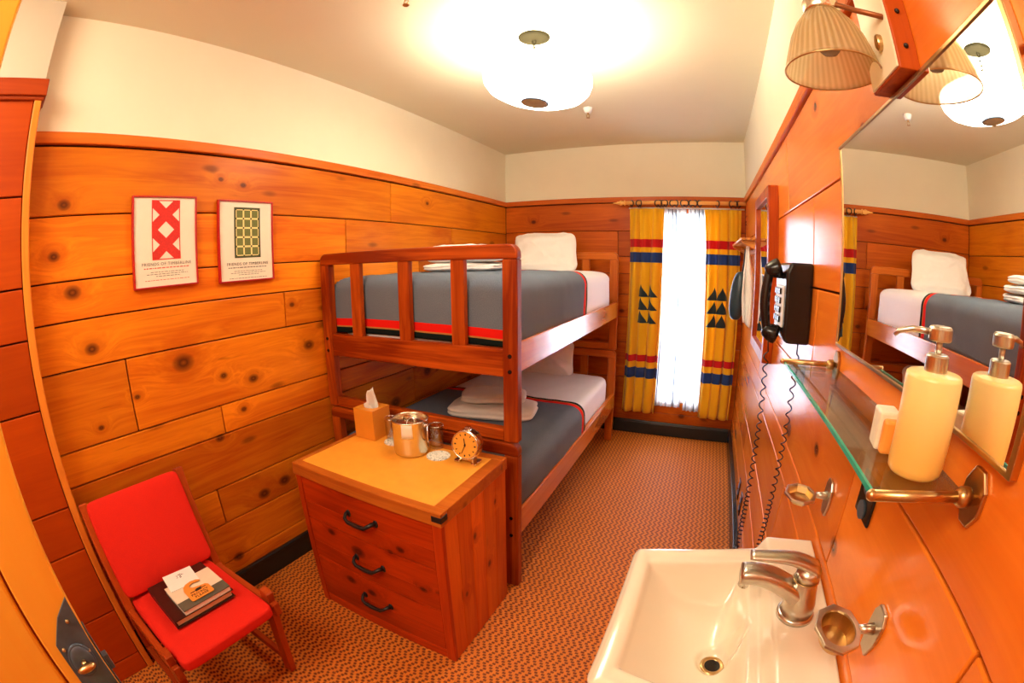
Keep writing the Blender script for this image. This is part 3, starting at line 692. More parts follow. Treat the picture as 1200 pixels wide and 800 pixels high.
# alarm clock
kx, ky, kz = .952, -2.305, ZT + .076
t = thing('alarm_clock', 'round chrome alarm clock with amber dial near the right end of the dresser', 'clock', (kx, ky, ZT))
fm = frame3((kx, ky - .022, kz), (1, 0, 0), (0, .14, 1)) @ Matrix.Rotation(R(4), 4, 'Y')   # local z points at -y
MB().lathe([(.050, -.050), (.056, -.044), (.058, -.03), (.058, -.008), (.0575, 0), (.054, .005), (.0505, .005), (.050, .0)], fm, 48, cap=(True, False)).build('clock_case', M['chrome'], t, smooth=True)
MB().lathe([(.0505, -.002), (.0505, .0005), (.001, .0005)], fm, 48).build('dial', M['dial'], t)
mb = MB()
for k in range(12):
    a = R(30 * k); mb.box(-.0018 if k % 3 else -.0026, .0018 if k % 3 else .0026, .037, .044, .0008, .0016, mx=fm @ Matrix.Rotation(a, 4, 'Z'))
mb.build('hour_marker', M['inkblack'], t)
for nm, ang, ln, wd in (('hour_hand', 12, .026, .003), ('minute_hand', 160, .036, .0022)):
    MB().box(-wd / 2, wd / 2, -.006, ln, .002, .003, mx=fm @ Matrix.Rotation(R(ang), 4, 'Z')).build(nm, M['inkblack'], t)
MB().lathe([(.0032, .001), (.0032, .0045), (.001, .0045)], fm, 12).build('hub', M['inkblack'], t)
MB().box(-.012, .012, .056, .066, -.03, -.012, mx=fm).build('alarm_button', M['chrome'], t, bevel=.002)
MB().box(kx - .03, kx + .03, ky - .018, ky + .012, ZT + .008, ZT + .024).build('stand', M['brass'], t, bevel=.003)
for dx in (-.036, .036): MB().box(kx + dx - .012, kx + dx + .012, ky - .03, ky + .02, ZT, ZT + .012).build('foot', M['chrome'], t, bevel=.004)

# ------------------------------------------------------------------ chair
cy0, cy1 = -3.462, -3.072
t = thing('chair', 'low wooden chair with red wool seat and back in front of the left wall', 'chair', (.36, -3.27, 0))
def cushion(L, Wd, Th, mx, name):
    mb = MB()
    def f(u, v):
        a = 2 * pi * u; b = pi * (v - .5); sg = lambda q, e: math.copysign(abs(q) ** e, q)
        x, y = sg(cos(a), .13) * abs(cos(b)) ** .22, sg(sin(a), .13) * abs(cos(b)) ** .22
        z = sg(sin(b), .30) * (.72 + .28 * (1 - x ** 4) * (1 - y ** 4))
        return mx @ Vector((x * L / 2, y * Wd / 2, z * Th / 2))
    mb.grid(96, 30, f, closeu=True); bmesh.ops.remove_doubles(mb.b, verts=mb.b.verts[:], dist=.0003)
    return mb.build(name, M['red'], t, smooth=True)
def tilted(p, ang): return Matrix.Translation(p) @ Matrix.Rotation(R(ang), 4, 'Y')
cushion(.46, .375, .068, tilted((.43, -3.268, .395), -3), 'seat_cushion')
cushion(.357, .398, .058, tilted((.168, -3.268, .588), 68.5), 'back_cushion')
for y in (cy0 - .012, cy1 + .012):
    mb = MB(); mb.bar((.225, y, .34), (.089, y + (.004 if y > -3.2 else 0), .752), .034, .042, (1, 0, 0)); mb.build('back_post', M['chairz'], t, bevel=.004)
    mb = MB(); mb.bar((.10, y, .345), (.64, y, .385), .026, .05); mb.build('seat_rail', M['chairw'], t, bevel=.004)
    mb = MB(); mb.bar((.600, y, .45), (.545, y, .0), .028, .046, (1, 0, 0)); mb.build('front_leg', M['chairz'], t, bevel=.004)
    mb = MB(); mb.bar((.15, y, .40), (.06, y, .0), .028, .046, (1, 0, 0)); mb.build('rear_leg', M['chairz'], t, bevel=.004)
    mb = MB(); mb.bar((.085, y, .075), (.54, y, .075), .024, .034); mb.build('stretcher', M['chairw'], t, bevel=.004)
for x, z in ((.18, .345), (.58, .372)):
    MB().box(x - .015, x + .015, cy0, cy1, z - .03, z).build('cross_rail', M['chairw'], t, bevel=.003)

# things on the chair
SZ = .4335
bm = Matrix.Translation((.405, -3.262, SZ)) @ Matrix.Rotation(R(-1), 4, 'Z') @ Matrix.Rotation(R(-3), 4, 'Y')
t = thing('binder', 'dark brown leather binder lying on the red chair seat', 'binder', (.405, -3.262, SZ))
MB().box(-.125, .125, -.118, .118, .0, .004, mx=bm).build('back_cover', M['brownleather'], t, bevel=.001)
MB().box(-.125, .125, -.118, .118, .026, .030, mx=bm).build('front_cover', M['brownleather'], t, bevel=.001)
MB().box(-.125, .125, -.122, -.117, .0, .030, mx=bm).build('spine', M['brownleather'], t, bevel=.001)
MB().box(-.118, .117, -.112, .110, .006, .022, mx=bm).build('pages', M['bookcover'], t)
bk = bm @ Matrix.Translation((.045, .018, .0316))
t = thing('book', 'cream covered book with a grey green band stacked on the brown binder', 'book', tuple(bk.translation))
MB().box(-.083, .080, -.092, .092, .0, .015, mx=bk).build('page_block', M['paper'], t)
mb = MB(); mb.box(-.085, .03, -.094, .094, .015, .0175, mx=bk); mb.build('cover', M['bookcover'], t, bevel=.0005)
MB().box(.03, .082, -.094, .094, .015, .0178, mx=bk).build('cover_band', M['olivegrey'], t, bevel=.0005)
MB().box(-.085, .082, -.094, .094, -.001, .0, mx=bk).build('back_cover', M['olivegrey'], t)
pp = bk @ Matrix.Translation((-.082, -.02, .0185)) @ Matrix.Rotation(R(-6), 4, 'Z')
t = thing('note_card', 'white folded card sticking out from the top of the book on the chair', 'card', tuple(pp.translation))
MB().box(-.065, .045, -.058, .058, .0, .002, mx=pp).build('card', M['paper'], t)
mb = MB()
for k in range(9):
    a, b = random.uniform(-.018, .018), random.uniform(-.02, .02); mb.box(-.035 + a - .0006, -.035 + a + .0006 + .006 * random.random(), b, b + .003 + .009 * random.random(), .002, .0023, mx=pp)
mb.build('sketch', M['ink'], t)
hg = bk @ Matrix.Translation((.006, -.002, .0215)) @ Matrix.Rotation(R(90), 4, 'Z')     # local x along y, local -y toward the room
t = thing('door_hanger', 'orange tan door hanger lettered PRIVACY PLEASE lying on the book on the chair', 'door hanger', tuple(hg.translation))
P = [(-.045, -.055), (-.040, -.060), (.040, -.060), (.045, -.055), (.045, -.012), (.038, -.002), (.030, .004), (.000, .006)]
for k in range(8): a = R(-70 - k * 22 + 0); P.append((.005 + .024 * cos(R(235 - 25 * k)) * .8, .030 + .02 * sin(R(235 - 25 * k))))
P += [(.042, .036), (.048, .042), (.046, .050), (.030, .058), (.0, .060), (-.024, .052), (-.038, .034), (-.043, .010)]
P = [(-.045, -.055), (-.040, -.060), (.040, -.060), (.045, -.055), (.045, -.012), (.037, -.001), (.012, .004), (-.008, .010), (-.016, .020), (-.012, .031), (.004, .036), (.030, .030), (.034, .036), (.022, .046), (.0, .051), (-.022, .046), (-.036, .034), (-.044, .012)]
MB().prism(P, hg, .0018).build('card', M['kraft'], t)
text('lettering', 'PRIVACY', .0165, hg @ Matrix.Translation((0, -.031, .0022)), M['inkblack'], t, 1.05)
text('lettering', 'PLEASE', .0165, hg @ Matrix.Translation((0, -.047, .0022)), M['inkblack'], t, 1.05)
mb = MB()
for q in ((-.03, -.012, -.016, -.012), (-.010, .014, -.019, -.008), (.014, .032, -.015, -.012), (-.004, .02, -.008, -.005)): mb.box(q[0], q[1], q[2], q[3], .0018, .0024, mx=hg)
mb.build('emblem', M['inkblack'], t)

# ------------------------------------------------------------------ posters
def poster(y0, y1, z0, z1, label, kind):
    t = thing('framed_poster', label, 'poster', (0, (y0 + y1) / 2, z0)); fx = .020
    out = [(y0, z0), (y1, z0), (y1, z1), (y0, z1)]; fw = .006; mx = frame3((.001, 0, 0), (0, 1, 0), (0, 0, 1))
    MB().ring(out, [(y0 + fw, z0 + fw), (y1 - fw, z0 + fw), (y1 - fw, z1 - fw), (y0 + fw, z1 - fw)], mx, fx).build('frame', M['redframe'], t, bevel=.001)
    pr = MB(); pr.box(.002, .014, y0 + .005, y1 - .005, z0 + .005, z1 - .005); pr = pr.build('print', M['posterpaper'], t)
    w_, h_ = y1 - y0, z1 - z0; pm = frame3((.0142, y0, z0), (0, 1, 0), (0, 0, 1))
    def rect(mb, a, b, c, d, t_=.0004): mb.prism([(a, c), (b, c), (b, d), (a, d)], pm, t_)
    if kind == 'x':
        a, b, c, d = .295 * w_, .735 * w_, .30 * h_, .955 * h_
        mb = MB(); e = .004
        for q in ((a, b, c, c + e), (a, b, d - e, d), (a, a + e, c, d), (b - e, b, c, d)): rect(mb, *q)
        mb.build('artwork_border', M['posterred'], pr)
        mb = MB(); hw = (b - a); hh = (d - c) / 2; s_ = .052
        qx = .21 * hw; qz = .235 * hh
        for (zb) in (c, c + hh):
            mb.prism([(a, zb), (a + qx, zb), (b, zb + hh - qz), (b, zb + hh), (b - qx, zb + hh), (a, zb + qz)], pm, .0009)
            mb.prism([(b, zb), (b, zb + qz), (a + qx, zb + hh), (a, zb + hh), (a, zb + hh - qz), (b - qx, zb)], pm, .0010)
        mb.build('artwork', M['posterred'], pr)
        ty = .255
    else:
        a, b, c, d = .28 * w_, .76 * w_, .29 * h_, .915 * h_
        mb = MB(); rect(mb, a, b, c, d); mb.build('artwork_ground', M['dkgreen'], pr)
        mb = MB(); e = .0065; n1, n2 = 3, 5; ia, ib, ic, id_ = a + .009, b - .009, c + .009, d - .009; cw, ch = (ib - ia) / n1, (id_ - ic) / n2
        for i in range(n1):
            for j in range(n2):
                x0, z0_ = ia + i * cw, ic + j * ch
                g_ = .004
                for q in ((x0 + g_, x0 + cw - g_, z0_, z0_ + g_), (x0 + g_, x0 + cw - g_, z0_ + ch - g_, z0_ + ch), (x0, x0 + g_, z0_ + g_, z0_ + ch - g_), (x0 + cw - g_, x0 + cw, z0_ + g_, z0_ + ch - g_)): rect(mb, *q, .0007)
        mb.build('artwork_lattice', M['yellowp'], pr)
        mb = MB()
        for i in range(n1):
            for j in range(n2):
                x0, z0_ = ia + i * cw, ic + j * ch; rect(mb, x0 + .0055, x0 + cw - .0055, z0_ + .0055, z0_ + ch - .0055, .0007)
        mb.build('artwork_squares', M['olive'], pr)
        ty = .215
    text('lettering', 'FRIENDS OF TIMBERLINE', .0165, pm @ Matrix.Translation((.515 * w_, ty * h_, .0004)), M['inkblack'] if kind != 'x' else M['ink'], pr, 1.2)
    random.seed(3)
    for row, (zz, a, b, mt, th) in enumerate(((ty - .042, .16, .86, 'inkred' if kind == 'x' else 'ink', .0038), (ty - .085, .26, .78, 'ink', .0022), (ty - .108, .2, .84, 'ink', .0022), (ty - .131, .34, .72, 'ink', .0022), (ty - .172, .17, .86, 'inkred' if kind == 'x' else 'ink', .0022))):
        mb = MB(); x = a
        while x < b:
            l_ = random.uniform(.015, .06); rect(mb, x * w_, min(b, x + l_) * w_, zz * h_ - th / 2, zz * h_ + th / 2); x += l_ + .012
        mb.build('small_print', M[mt], pr)
poster(-3.086, -2.808, 1.419, 1.762, 'red framed poster with a red interlaced X pattern on the left wall', 'x')
poster(-2.706, -2.426, 1.410, 1.755, 'red framed poster with a green and yellow lattice on the left wall', 'g')

# ------------------------------------------------------------------ ceiling lamp and sprinklers
lx, ly = 1.072, -1.925
t = thing('ceiling_lamp', 'white glass bowl lamp hanging from the middle of the ceiling', 'lamp', (lx, ly, 2.10))
mxl = Matrix.Translation((lx, ly, 0))
MB().lathe([(.068, H), (.068, H - .006), (.055, H - .012), (.02, H - .016), (.001, H - .017)], mxl, 40).build('canopy', M['canopy'], t, smooth=True)
mb = MB()
for k in range(5):
    mb.torus(Matrix.Translation((lx, ly, H - .024 - k * .021)) @ Matrix.Rotation(R(90 * (k % 2)), 4, 'Z') @ Matrix.Rotation(R(90), 4, 'X') @ Matrix.Diagonal((.7, 1, 1, 1)), .012, .0026, 16, 6)
mb.tube([(lx, ly, H - .125), (lx, ly, 2.14)], .004, 8)
mb.build('chain', M['canopy'], t, smooth=True)
prof = [(.001, 2.121), (.06, 2.123), (.11, 2.130), (.16, 2.143), (.20, 2.163), (.222, 2.190), (.230, 2.222), (.228, 2.245), (.222, 2.246), (.215, 2.215), (.19, 2.173), (.15, 2.152), (.10, 2.138), (.001, 2.130)]
mxl = Matrix.Translation((lx + .012, ly, 2.23)) @ Matrix.Rotation(R(7), 4, Vector((-.37, .93, 0))) @ Matrix.Translation((0, 0, -2.23))   # the bowl hangs a little crooked
MB().lathe(prof, mxl, 64, cap=(True, True)).build('bowl', M['bowl'], t, smooth=True)
fn = MB().lathe([(.052, 2.126), (.056, 2.121), (.055, 2.117), (.046, 2.112), (.030, 2.107), (.012, 2.104), (.006, 2.100), (.005, 2.095), (.001, 2.094)], mxl, 36).build('finial', M['finial'], t, smooth=True)
MB().torus(mxl @ Matrix.Translation((0, 0, 2.118)), .055, .0035, 40, 8).build('finial_ring', M['bronze'], fn, smooth=True)
def sprinkler(x, y, label):
    t = thing('fire_sprinkler', label, 'sprinkler', (x, y, 2.37)); mx = Matrix.Translation((x, y, 0))
    MB().lathe([(.030, H), (.028, H - .012), (.020, H - .034), (.013, H - .036), (.001, H - .036)], mx, 28).build('escutcheon', M['whitepaint'], t, smooth=True)
    MB().tube([(x, y, H - .034), (x, y, H - .046)], .006, 10).build('stem', M['brass'], t, smooth=True)
    for s_ in (-1, 1): MB().tube([(x + s_ * .004, y, H - .044), (x + s_ * .010, y, H - .055), (x + s_ * .003, y, H - .068)], .002, 8).build('frame_arm', M['brass'], t, smooth=True)
    MB().lathe([(.012, H - .068), (.012, H - .070), (.001, H - .070)], mx, 18).build('deflector', M['brass'], t)
sprinkler(1.032, -.94, 'small fire sprinkler on the ceiling just beyond the bowl lamp')
sprinkler(.83, -2.495, 'small fire sprinkler on the ceiling nearer the camera than the bowl lamp')

# ------------------------------------------------------------------ curtains
def curtain(x0t, x1t, x0b, x1b, z0, z1, folds, depth, mat, name, label, cat, yoff=-.082, seed=0., zb2=None, group=None):
    mb = MB(); nu, nv = 160, 44; cloth = (x1t - x0t) * 1.75
    def f(u, v):
        z_bot = z0 + ((zb2 - z0) * u if zb2 is not None else 0)
        z = z1 + (z_bot - z1) * v; a = x0t + (x0b - x0t) * v; b = x1t + (x1b - x1t) * v
        ph = u * folds * 2 * pi + .5 * sin(3 * u + seed)
        amp = depth * (.45 + .55 * min(1, v * 3)) * (.8 + .35 * sin(u * 9 + seed))
        y = yoff + amp * sin(ph) + .006 * sin(ph * 2.1 + v * 2 + seed)
        x = a + (b - a) * u + depth * .35 * cos(ph) * min(1, v * 4 + .2)
        return Vector((x, min(y, -.014), z))
    mb.grid(nu, nv, f, uv=lambda a, b: (a * cloth, (z1 + (z0 - z1) * b)))
    return tag(mb.build(name, mat, smooth=True, solid=.002), label, cat, group)
curtain(1.132, 1.415, 1.102, 1.397,   .222, 1.885, 3.6, .032, curtainmat('yellow curtain cloth left', (.205, .335)), 'curtain', 'yellow striped curtain with tree motifs at the left of the window', 'curtain', seed=.4)
curtain(1.728, 2.018, 1.748, 2.022, .225, 1.88, 3.6, .030, curtainmat('yellow curtain cloth right', (.13, .255)), 'curtain', 'yellow striped curtain with tree motifs at the right, next to the right wall', 'curtain', seed=2.1)
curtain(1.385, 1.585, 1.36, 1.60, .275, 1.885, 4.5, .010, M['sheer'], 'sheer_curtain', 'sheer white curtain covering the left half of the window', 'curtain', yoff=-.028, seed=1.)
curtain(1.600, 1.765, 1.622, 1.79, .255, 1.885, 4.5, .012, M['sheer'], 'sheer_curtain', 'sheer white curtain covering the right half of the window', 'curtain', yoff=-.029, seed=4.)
t = thing('curtain_rod', 'turned wooden curtain rod above the window', 'curtain rod', (1.55, -.085, 1.915))
MB().tube([(1.10, -.085, 1.93), (W - .004, -.085, 1.93)], .0145, 18).build('pole', M['rodwood'], t, smooth=True)
MB().lathe([(.0145, 0), (.022, .004), (.022, .010), (.013, .016), (.020, .028), (.022, .038), (.016, .05), (.010, .056), (.013, .062), (.008, .072), (.003, .10), (.0005, .104)], frame3((1.10, -.085, 1.93), (0, 1, 0), (0, 0, 1), (-1, 0, 0)), 20).build('finial', M['rodwood'], t, smooth=True)
MB().box(1.115, 1.135, -.09, 0, 1.915, 1.93).build('bracket', M['rodwood'], t, bevel=.002)
tag(MB().tube([(1.12, -.034, 1.893), (W - .01, -.034, 1.893)], .006, 10).build('sheer_curtain_rod', M['whitepaint'], smooth=True), 'thin white rod carrying the sheer curtains, just under the wooden rod', 'curtain rod')
ORD = ['first', 'second', 'third', 'fourth', 'fifth', 'sixth', 'seventh', 'eighth', 'ninth', 'tenth', 'eleventh', 'twelfth', 'thirteenth', 'fourteenth', 'fifteenth', 'sixteenth', 'seventeenth', 'eighteenth']
rx = [1.152, 1.205, 1.22, 1.352, 1.376, 1.400, 1.425, 1.474, 1.508, 1.556, 1.585, 1.620, 1.655, 1.690, 1.83, 1.935, 1.97, 1.995]
for k, x in enumerate(rx):
    mx = Matrix.Translation((x, -.085, 1.925)) @ Matrix.Rotation(R((38, -44, 30, -35, 48, -28, 40, -50, 34, -38, 52, -30, 44, -42, 36, -34, 46, -40)[k]), 4, 'Z') @ Matrix.Rotation(R(90), 4, 'Y')
    mb = MB(); mb.torus(mx, .0235, .0048, 24, 8); mb.tube([(x, -.085, 1.9035), (x, -.082, 1.897), (x + .003, -.078, 1.890)], .002, 6)
    tag(mb.build('curtain_ring', M['ringdark'], smooth=True), 'dark curtain ring on the wooden rod, %s from the left end' % ORD[k], 'curtain ring', 'rings on the curtain rod')

# ------------------------------------------------------------------ right wall: shelf peg, towel, bag
t = thing('peg_shelf', 'long shallow wooden peg shelf on the right wall beside the yellow curtain', 'shelf', (W, -.64, 1.52))
for k in range(4): MB().box(W - .116 + k * .029, W - .116 + k * .029 + .026, -1.05, -.22, 1.597, 1.611).build('shelf_slat', M['shelfwood'], t, bevel=.002)
MB().box(W - .016, W, -1.05, -.22, 1.53, 1.597).build('back_plate', M['shelfwood'], t, bevel=.003)
for y in (-1.02, -.25): MB().prism([(-W, 1.597), (-W, 1.54), (-W + .02, 1.54), (-W + .112, 1.585), (-W + .112, 1.597)], frame3((0, y - .008, 0), (-1, 0, 0), (0, 0, 1), (0, 1, 0)), .016).build('end_bracket', M['shelfwood'], t, bevel=.002)
for y in (-.92, -.74, -.5): MB().tube([(W - .014, y, 1.557), (W - .06, y, 1.560), (W - .072, y, 1.574)], .006, 10).build('peg', M['shelfwood'], t, smooth=True)
mb = MB()
def tw(u, v):
    wv = .05 * (.35 + .65 * min(1, v * 3)); return Vector((W - .066 + wv * (u - .5) + .012 * v + .005 * sin(v * 7 + u * 4), -.925 + .03 * sin(u * 6) * min(1, v * 2) + .004 * sin(v * 11), 1.566 - .44 * v - .03 * u * v + .012 * cos((u - .5) * 3) * (1 - v)))
mb.grid(18, 30, tw); tag(mb.build('hand_towel', M['white'], smooth=True, solid=.010), 'narrow white cloth hanging from the peg shelf on the right wall', 'towel')
mb = MB()
def bag(u, v):
    a = 2 * pi * u; s_ = sin(pi * v); zz = -.145 * cos(pi * v); r_ = .055 * s_ ** .55
    return Vector((W - .096 + r_ * cos(a) * (1.05 if cos(a) < 0 else .85) + .10 * zz, -.74 + r_ * 1.1 * sin(a), 1.262 + zz + (.012 if zz > 0 else 0)))
mb.grid(28, 20, bag, closeu=True); bmesh.ops.remove_doubles(mb.b, verts=mb.b.verts[:], dist=.0003)
t = thing('drawstring_bag', 'dark teal drawstring bag hanging beside the narrow white cloth', 'bag', (W - .09, -.74, 1.115))
mb.build('bag_body', M['darkteal'], t, smooth=True)
MB().tube([(W - .084, -.742, 1.405), (W - .072, -.743, 1.48), (W - .066, -.741, 1.572), (W - .06, -.739, 1.50), (W - .080, -.737, 1.40)], .0035, 8).build('cord', M['darkteal'], t, smooth=True)

# framed mirror on the right wall near the window
t = thing('framed_mirror', 'tall wooden framed mirror on the right wall beyond the telephone', 'mirror', (W, -1.39, 1.08))
y0, y1, z0, z1 = -1.66, -1.13, 1.04, 1.80; fw = .048; mx = frame3((W, 0, 0), (0, -1, 0), (0, 0, 1))
out = rrect(-y1, -y0, z0, z1, .012, 4); inn = rrect(-y1 + fw, -y0 - fw, z0 + fw, z1 - fw, .004, 4)
MB().ring(out, inn, mx, .045).build('frame', M['bedz'], t, bevel=.003)
MB().box(W - .032, W - .010, y0 + fw * .8, y1 - fw * .8, z0 + fw * .8, z1 - fw * .8).build('mirror_glass', M['silver'], t)
MB().box(W - .010, W, y0 + .01, y1 - .01, z0 + .01, z1 - .01).build('back_board', M['black'], t)

# ------------------------------------------------------------------ telephone
py0, py1, pz0, pz1 = -2.315, -2.125, 1.238, 1.466; px = 1.976
t = thing('wall_telephone', 'black wall telephone with a coiled cord hanging beside the large mirror', 'telephone', (W, -2.22, 1.24))
mxp = frame3((0, py0, 0), (-1, 0, 0), (0, 0, 1), (0, 1, 0))
P = [(-W, pz0), (-W, pz1), (-px - .012, pz1), (-px, pz1 - .03), (-px, pz0 + .012), (-px - .012, pz0)]
MB().prism(P, mxp, py1 - py0).build('telephone_body', M['black'], t, bevel=.008, seg=3)
mb = MB(); mb.box(px - .004, px + .004, -2.285, -2.155, 1.28, 1.40); kp = mb.build('keypad_plate', M['whitepaint'], t, bevel=.003)
for i in range(3):
    for j in range(4): MB().box(px - .010, px - .003, -2.262 + i * .034, -2.238 + i * .034, 1.292 + j * .027, 1.310 + j * .027).build('key', M['black'], kp, bevel=.002)
hz0, hz1 = 1.264, 1.438; hy = -2.238; hx = 1.945
mb = MB()
pts = []; rads = []
for k in range(17):
    a = k / 16; z = hz0 + (hz1 - hz0) * a; b = sin(pi * a); pts.append((hx - .008 - .011 * b, hy, z)); rads.append(.0135 + .002 * b)
hs = MB(); hs.tube(pts, rads, 16)
for z, s_ in ((hz1, 1), (hz0, -1)):
    hs.lathe([(.012, -.020), (.019, -.014), (.025, .0), (.0285, .016), (.0285, .025), (.024, .028), (.001, .028)], frame3((hx - .002, hy, z + s_ * .004), (0, 1, 0), (-.35 * s_, 0, 1), (1, 0, .35 * s_)), 28)
hs = hs.build('handset', M['black'], t, smooth=True)
for z in (1.425, 1.275): MB().box(px - .018, px + .01, hy - .012, hy + .012, z - .007, z + .007).build('cradle_hook', M['black'], t, bevel=.003)
path = []
def lerp(a, b, k): return a + (b - a) * k
A = Vector((1.943, -2.235, 1.232)); B = Vector((1.968, -2.225, .2)); Cc = Vector((2.022, -2.29, .2)); D = Vector((2.026, -2.30, 1.236))
for k in range(60): path.append(A.lerp(B, k / 60))
for k in range(14):
    q = k / 14; p = B.lerp(Cc, q); p.z -= .06 * sin(pi * q); path.append(p)
for k in range(61): path.append(Cc.lerp(D, k / 60))
Ls = [0]
for a, b in zip(path, path[1:]): Ls.append(Ls[-1] + (b - a).length)
def at(s_):
    for i in range(len(Ls) - 1):
        if Ls[i + 1] >= s_:
            k = (s_ - Ls[i]) / (Ls[i + 1] - Ls[i]); return path[i].lerp(path[i + 1], k)
    return path[-1]
tot = Ls[-1]; pts = [A + Vector((0, 0, .02))]; ph = 0; s_ = .03
while s_ < tot - .03:
    edge = min(s_, tot - s_); pitch = .038 if edge < .25 else (.028 if edge < .5 else .017)
    ph += 2 * pi / 9; s_ += pitch / 9
    c = at(s_); pts.append(c + Vector((.0075 * cos(ph), .0075 * sin(ph), 0)))
pts.append(D + Vector((0, 0, .01)))
MB().tube(pts, .0023, 5).build('coiled_cord', M['black'], t, smooth=True)

# ------------------------------------------------------------------ large wall mirror
my0, my1, mz0, mz1 = -3.262, -2.617, 1.298, 1.709; XM = 2.046
t = thing('wall_mirror', 'large wall mirror with thin brass frame above the glass shelf', 'mirror', (W, (my0 + my1) / 2, mz0))
mx = frame3((W, 0, 0), (0, -1, 0), (0, 0, 1))
MB().ring([(-my1 - .0015, mz0 - .006), (-my0 + .010, mz0 - .006), (-my0 + .010, mz1 + .006), (-my1 - .0015, mz1 + .006)], [(-my1 + .001, mz0), (-my0, mz0), (-my0, mz1), (-my1 + .001, mz1)], mx, .0125).build('frame', M['brass'], t, bevel=.0012)
MB().box(XM, W - .001, my0 - .001, my1 + .001, mz0 - .001, mz1 + .001).build('mirror_glass', M['silver'], t)

# ------------------------------------------------------------------ glass shelf and what stands on it
t = thing('glass_shelf', 'glass shelf with brass brackets under the large mirror', 'shelf', (W, -2.91, 1.24))
MB().box(1.932, W - .012, -3.205, -2.622, 1.243, 1.249).build('glass_panel', M['shelfglass'], t)
MB().box(1.9285, 1.932, -3.205, -2.622, 1.243, 1.249).build('glass_edge', M['greenedge'], t)
for y in (-3.213, -2.614):
    b = MB(); b.tube([(1.926, y, 1.249), (W - .006, y, 1.249)], .006, 14); b.sphere((1.926, y, 1.249), .0062, 12, 8)
    b.lathe([(.011, .0), (.011, .01), (.007, .016)], frame3((W - .012, y, 1.249), (0, 1, 0), (0, 0, 1), (-1, 0, 0)), 18)
    b = b.build('bracket', M['brass'], t, smooth=True)
    oc = [(.023 * cos(R(a)), .033 * sin(R(a))) for a in (22.5, 67.5, 112.5, 157.5, 202.5, 247.5, 292.5, 337.5)]
    MB().prism(oc, frame3((W, y, 1.249), (0, -1, 0), (0, 0, 1)), .007).build('escutcheon', M['brass'], b, bevel=.002)
sx, sy, sz = 2.0, -3.152, 1.2495
t = thing('soap_dispenser', 'pump bottle of amber liquid soap standing on the glass shelf', 'soap dispenser', (sx, sy, sz)); mxs = Matrix.Translation((sx, sy, sz))
MB().lathe([(.030, 0), (.0325, .003), (.0335, .010), (.0335, .101), (.0325, .1045), (.030, .106), (.015, .107), (.012, .108)], mxs, 40).build('bottle', M['soap'], t, smooth=True)
MB().lathe([(.0135, .105), (.0135, .123), (.012, .125), (.001, .125)], mxs, 28).build('collar', M['nickel'], t, smooth=False, bevel=.001)
MB().tube([(sx, sy, sz + .122), (sx, sy, sz + .141)], .004, 12).build('pump_stem', M['nickel'], t, smooth=True)
hd = MB().lathe([(.013, .138), (.014, .140), (.014, .150), (.012, .153), (.001, .153)], mxs, 28).build('pump_head', M['nickel'], t, bevel=.001)
MB().tube([(sx - .010, sy + .004, sz + .146), (sx - .030, sy + .012, sz + .147), (sx - .044, sy + .017, sz + .143), (sx - .048, sy + .019, sz + .138)], [.0036, .0034, .0028, .0022], 10).build('spout', M['nickel'], hd, smooth=True)
t = thing('soap_bar', 'small wrapped orange soap bar standing on the glass shelf beside the pump bottle', 'soap', (1.985, -3.085, sz))
smx = Matrix.Translation((1.983, -3.088, sz)) @ Matrix.Rotation(R(-8), 4, 'Z')
MB().box(-.015, .012, -.012, .022, 0, .046, mx=smx).build('wrapper', M['soaplabel'], t, bevel=.003)
MB().box(-.011, .011, -.026, -.012, 0, .040, mx=smx).build('bar', M['soapo'], t, bevel=.004)

# octagonal brass holders
def holder(y, z, label, cup):
    t = thing('brass_dish_holder', label, 'soap dish', (W, y, z - .03))
    MB().prism([(-.013, -.042), (.013, -.042), (.022, -.012), (.022, .020), (.012, .036), (-.012, .036), (-.022, .020), (-.022, -.012)], frame3((W, y, z), (0, -1, 0), (0, 0, 1)), .007).build('wall_plate', M['nickel'], t, bevel=.002)
    MB().tube([(W - .005, y, z), (W - .020, y, z), (W - .030, y, z)], [.010, .0075, .0065], 14).build('arm', M['nickel'], t, smooth=True)
    N = 32; cx = W - (.062 if cup else .066); oc = []; ic = []
    for k in range(N):
        a = 2 * pi * k / N; q = cos(R(((math.degrees(a)) % 45) - 22.5)); rr = 1 / q * cos(R(22.5))
        oc.append((cx + .036 * rr * cos(a), y + (.050 if cup else .045) * rr * sin(a))); e = 1.0 if cup else rr
        ic.append((cx + (.026 if cup else .030) * e * cos(a), y + (.036 if cup else .039) * e * sin(a)))
    MB().ring(oc, ic, Matrix.Translation((0, 0, z - .003)), .006).build('rim', M['nickel'], t, bevel=.001)
    mb = MB(); L0 = mb.verts([(x, y_, z - .001) for x, y_ in ic]); dp = .022 if cup else .012
    L1 = mb.verts([(cx + (x - cx) * .85, y + (y_ - y) * .85, z - dp) for x, y_ in ic])
    for k in range(N): mb.face((L0[k], L0[(k + 1) % N], L1[(k + 1) % N], L1[k]))
    mb.face(L1); mb.build('dish', M['brass'], t, smooth=False)
holder(-2.738, 1.0, 'octagonal brass soap dish on the right wall beyond the sink faucet', False)
holder(-3.130, 1.0, 'octagonal brass cup holder on the right wall directly over the sink edge', True)

